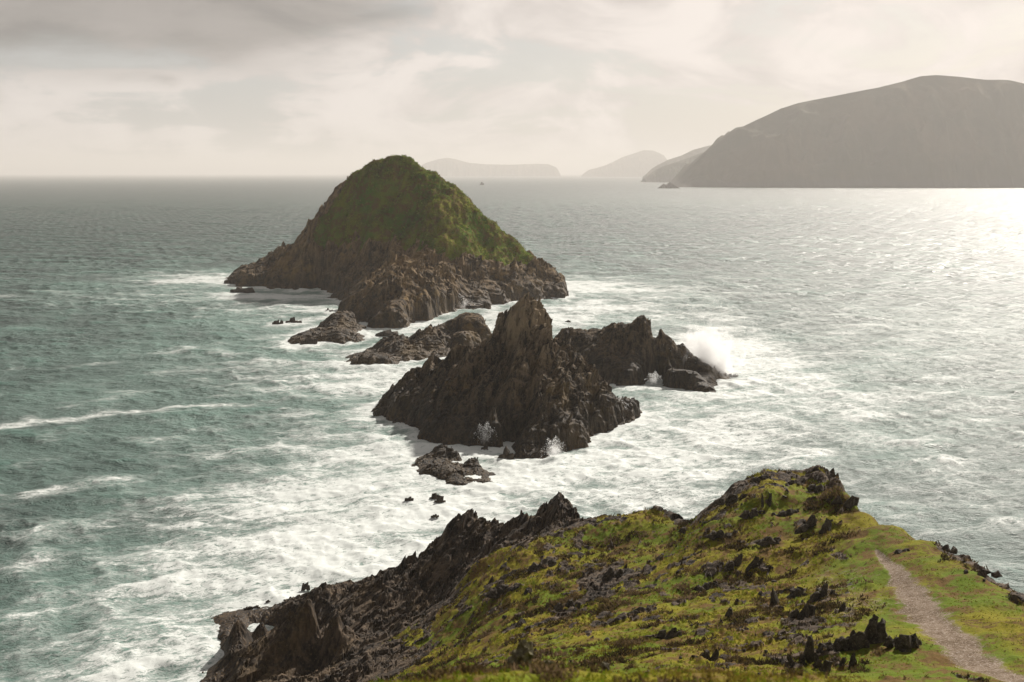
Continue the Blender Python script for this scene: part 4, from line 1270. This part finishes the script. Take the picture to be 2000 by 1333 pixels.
def spray(px, base, top, wpx, Y, label, seed, dens=0.5, lean=0.0):
    a = D(px, base, Y)
    b = D(px, top, Y)
    Hs = b[2] - a[2]
    Ws = wpx / FOC * Y
    bm = bmesh.new()
    bmesh.ops.create_icosphere(bm, subdivisions=3, radius=1.0)
    for v in bm.verts:
        v.co = Vector((v.co.x * Ws * .62 + v.co.z * lean * Hs, v.co.y * Ws * .5, (v.co.z * .62 + .40) * Hs))
    me = bpy.data.meshes.new('sea_spray')
    bm.to_mesh(me)
    bm.free()
    m, t = new_mat('spray %d' % seed)
    tc = t.node('ShaderNodeTexCoord').outputs['Object']
    q = t.mapping(tc, (1 / (Ws * .62), 1 / (Ws * .5), 1 / (.62 * Hs)), loc=(0, 0, -.40 / .62))
    sp = t.node('ShaderNodeSeparateXYZ', {0: q})
    xs = t.math('SUBTRACT', sp.outputs[0], t.math('MULTIPLY', sp.outputs[2], lean * Hs / (Ws * .62)))
    r = t.math('SQRT', t.math('ADD', t.math('ADD', t.math('MULTIPLY', xs, xs), t.math('MULTIPLY', sp.outputs[1], sp.outputs[1])), t.math('MULTIPLY', sp.outputs[2], sp.outputs[2])))
    nz = t.noise(t.mapping(tc, (1, 1, .6), loc=(seed * 3.1, 0, 0)), 5.0 / Ws, 8, 0.68, 0.8)
    dn = t.step(t.math('ADD', t.math('SUBTRACT', 1.0, r), t.math('MULTIPLY', t.math('SUBTRACT', nz, 0.5), 2.8)), 0.26, 0.95)
    pv = t.node('ShaderNodeVolumePrincipled', {'Color': (0.99, 0.99, 0.99, 1), 'Density': t.math('MULTIPLY', dn, dens * 0.8), 'Anisotropy': 0.3})
    t.node('ShaderNodeOutputMaterial', {'Volume': pv.outputs[0]})
    me.materials.append(m)
    o = bpy.data.objects.new('sea_spray', me)
    o.location = a
    COL.objects.link(o)
    rg = np.random.default_rng(seed)
    n = int(1500 * max(1, Ws / 6))
    th = rg.normal(0, .55, n)
    rr = Hs * (0.25 + 0.95 * rg.random(n) ** .7)
    q = np.stack([np.sin(th) * rr * Ws / Hs * .75, rg.normal(0, Ws * .16, n), np.abs(np.cos(th)) * rr * (1 + .12 * np.sin(th * 9))], -1)
    e = (0.05 + 0.13 * rg.random(n) ** 2)[:, None, None] * min(1.0, Y / 260)
    tri = q[:, None, :] + rg.normal(0, 1, (n, 3, 3)) * e * .7
    dr = make_mesh('droplets', tri.reshape(-1, 3), np.arange(3 * n).reshape(-1, 3), M_drop)
    dr.parent = o
    dr['kind'] = 'stuff'
    return tag(o, label, 'sea spray')


spray(1385, 746, 612, 135, 294, 'tall white burst of spray behind the right end of the arched rock', 1, 0.55, -0.1)
spray(893, 612, 583, 46, 444, 'white burst of spray at the foot of the grassy island', 2, 0.5)
spray(1207, 820, 785, 34, 238, 'white burst of spray at the right foot of the jagged stack', 3, 1.0, -.2)
spray(1082, 895, 862, 32, 205, 'rounded white burst of spray below the front of the jagged stack', 4, 1.2)
spray(948, 868, 835, 30, 213, 'thin fan of spray in the front cleft of the jagged stack', 5, 0.5)
spray(1277, 752, 732, 22, 279, 'small white splash in the little sea arch', 6, 1.0)


# ------------------------------------------------------------------ sea haze
hm, ht = new_mat('sea haze')
pv = ht.node('ShaderNodeVolumePrincipled', {'Color': (0.86, 0.835, 0.81, 1), 'Density': 0.000098, 'Anisotropy': 0.15})
ht.node('ShaderNodeOutputMaterial', {'Volume': pv.outputs[0]})
hb = [(x, y, z) for z in (-14.0, 480.0) for (x, y) in ((-30000, -3000), (30000, -3000), (30000, 50000), (-30000, 50000))]
hf = np.array([[0, 3, 2, 1], [4, 5, 6, 7], [0, 1, 5, 4], [1, 2, 6, 5], [2, 3, 7, 6], [3, 0, 4, 7]])
hz_ = make_mesh('haze', np.array(hb, float), hf, hm)
tag(hz_, kind='stuff')
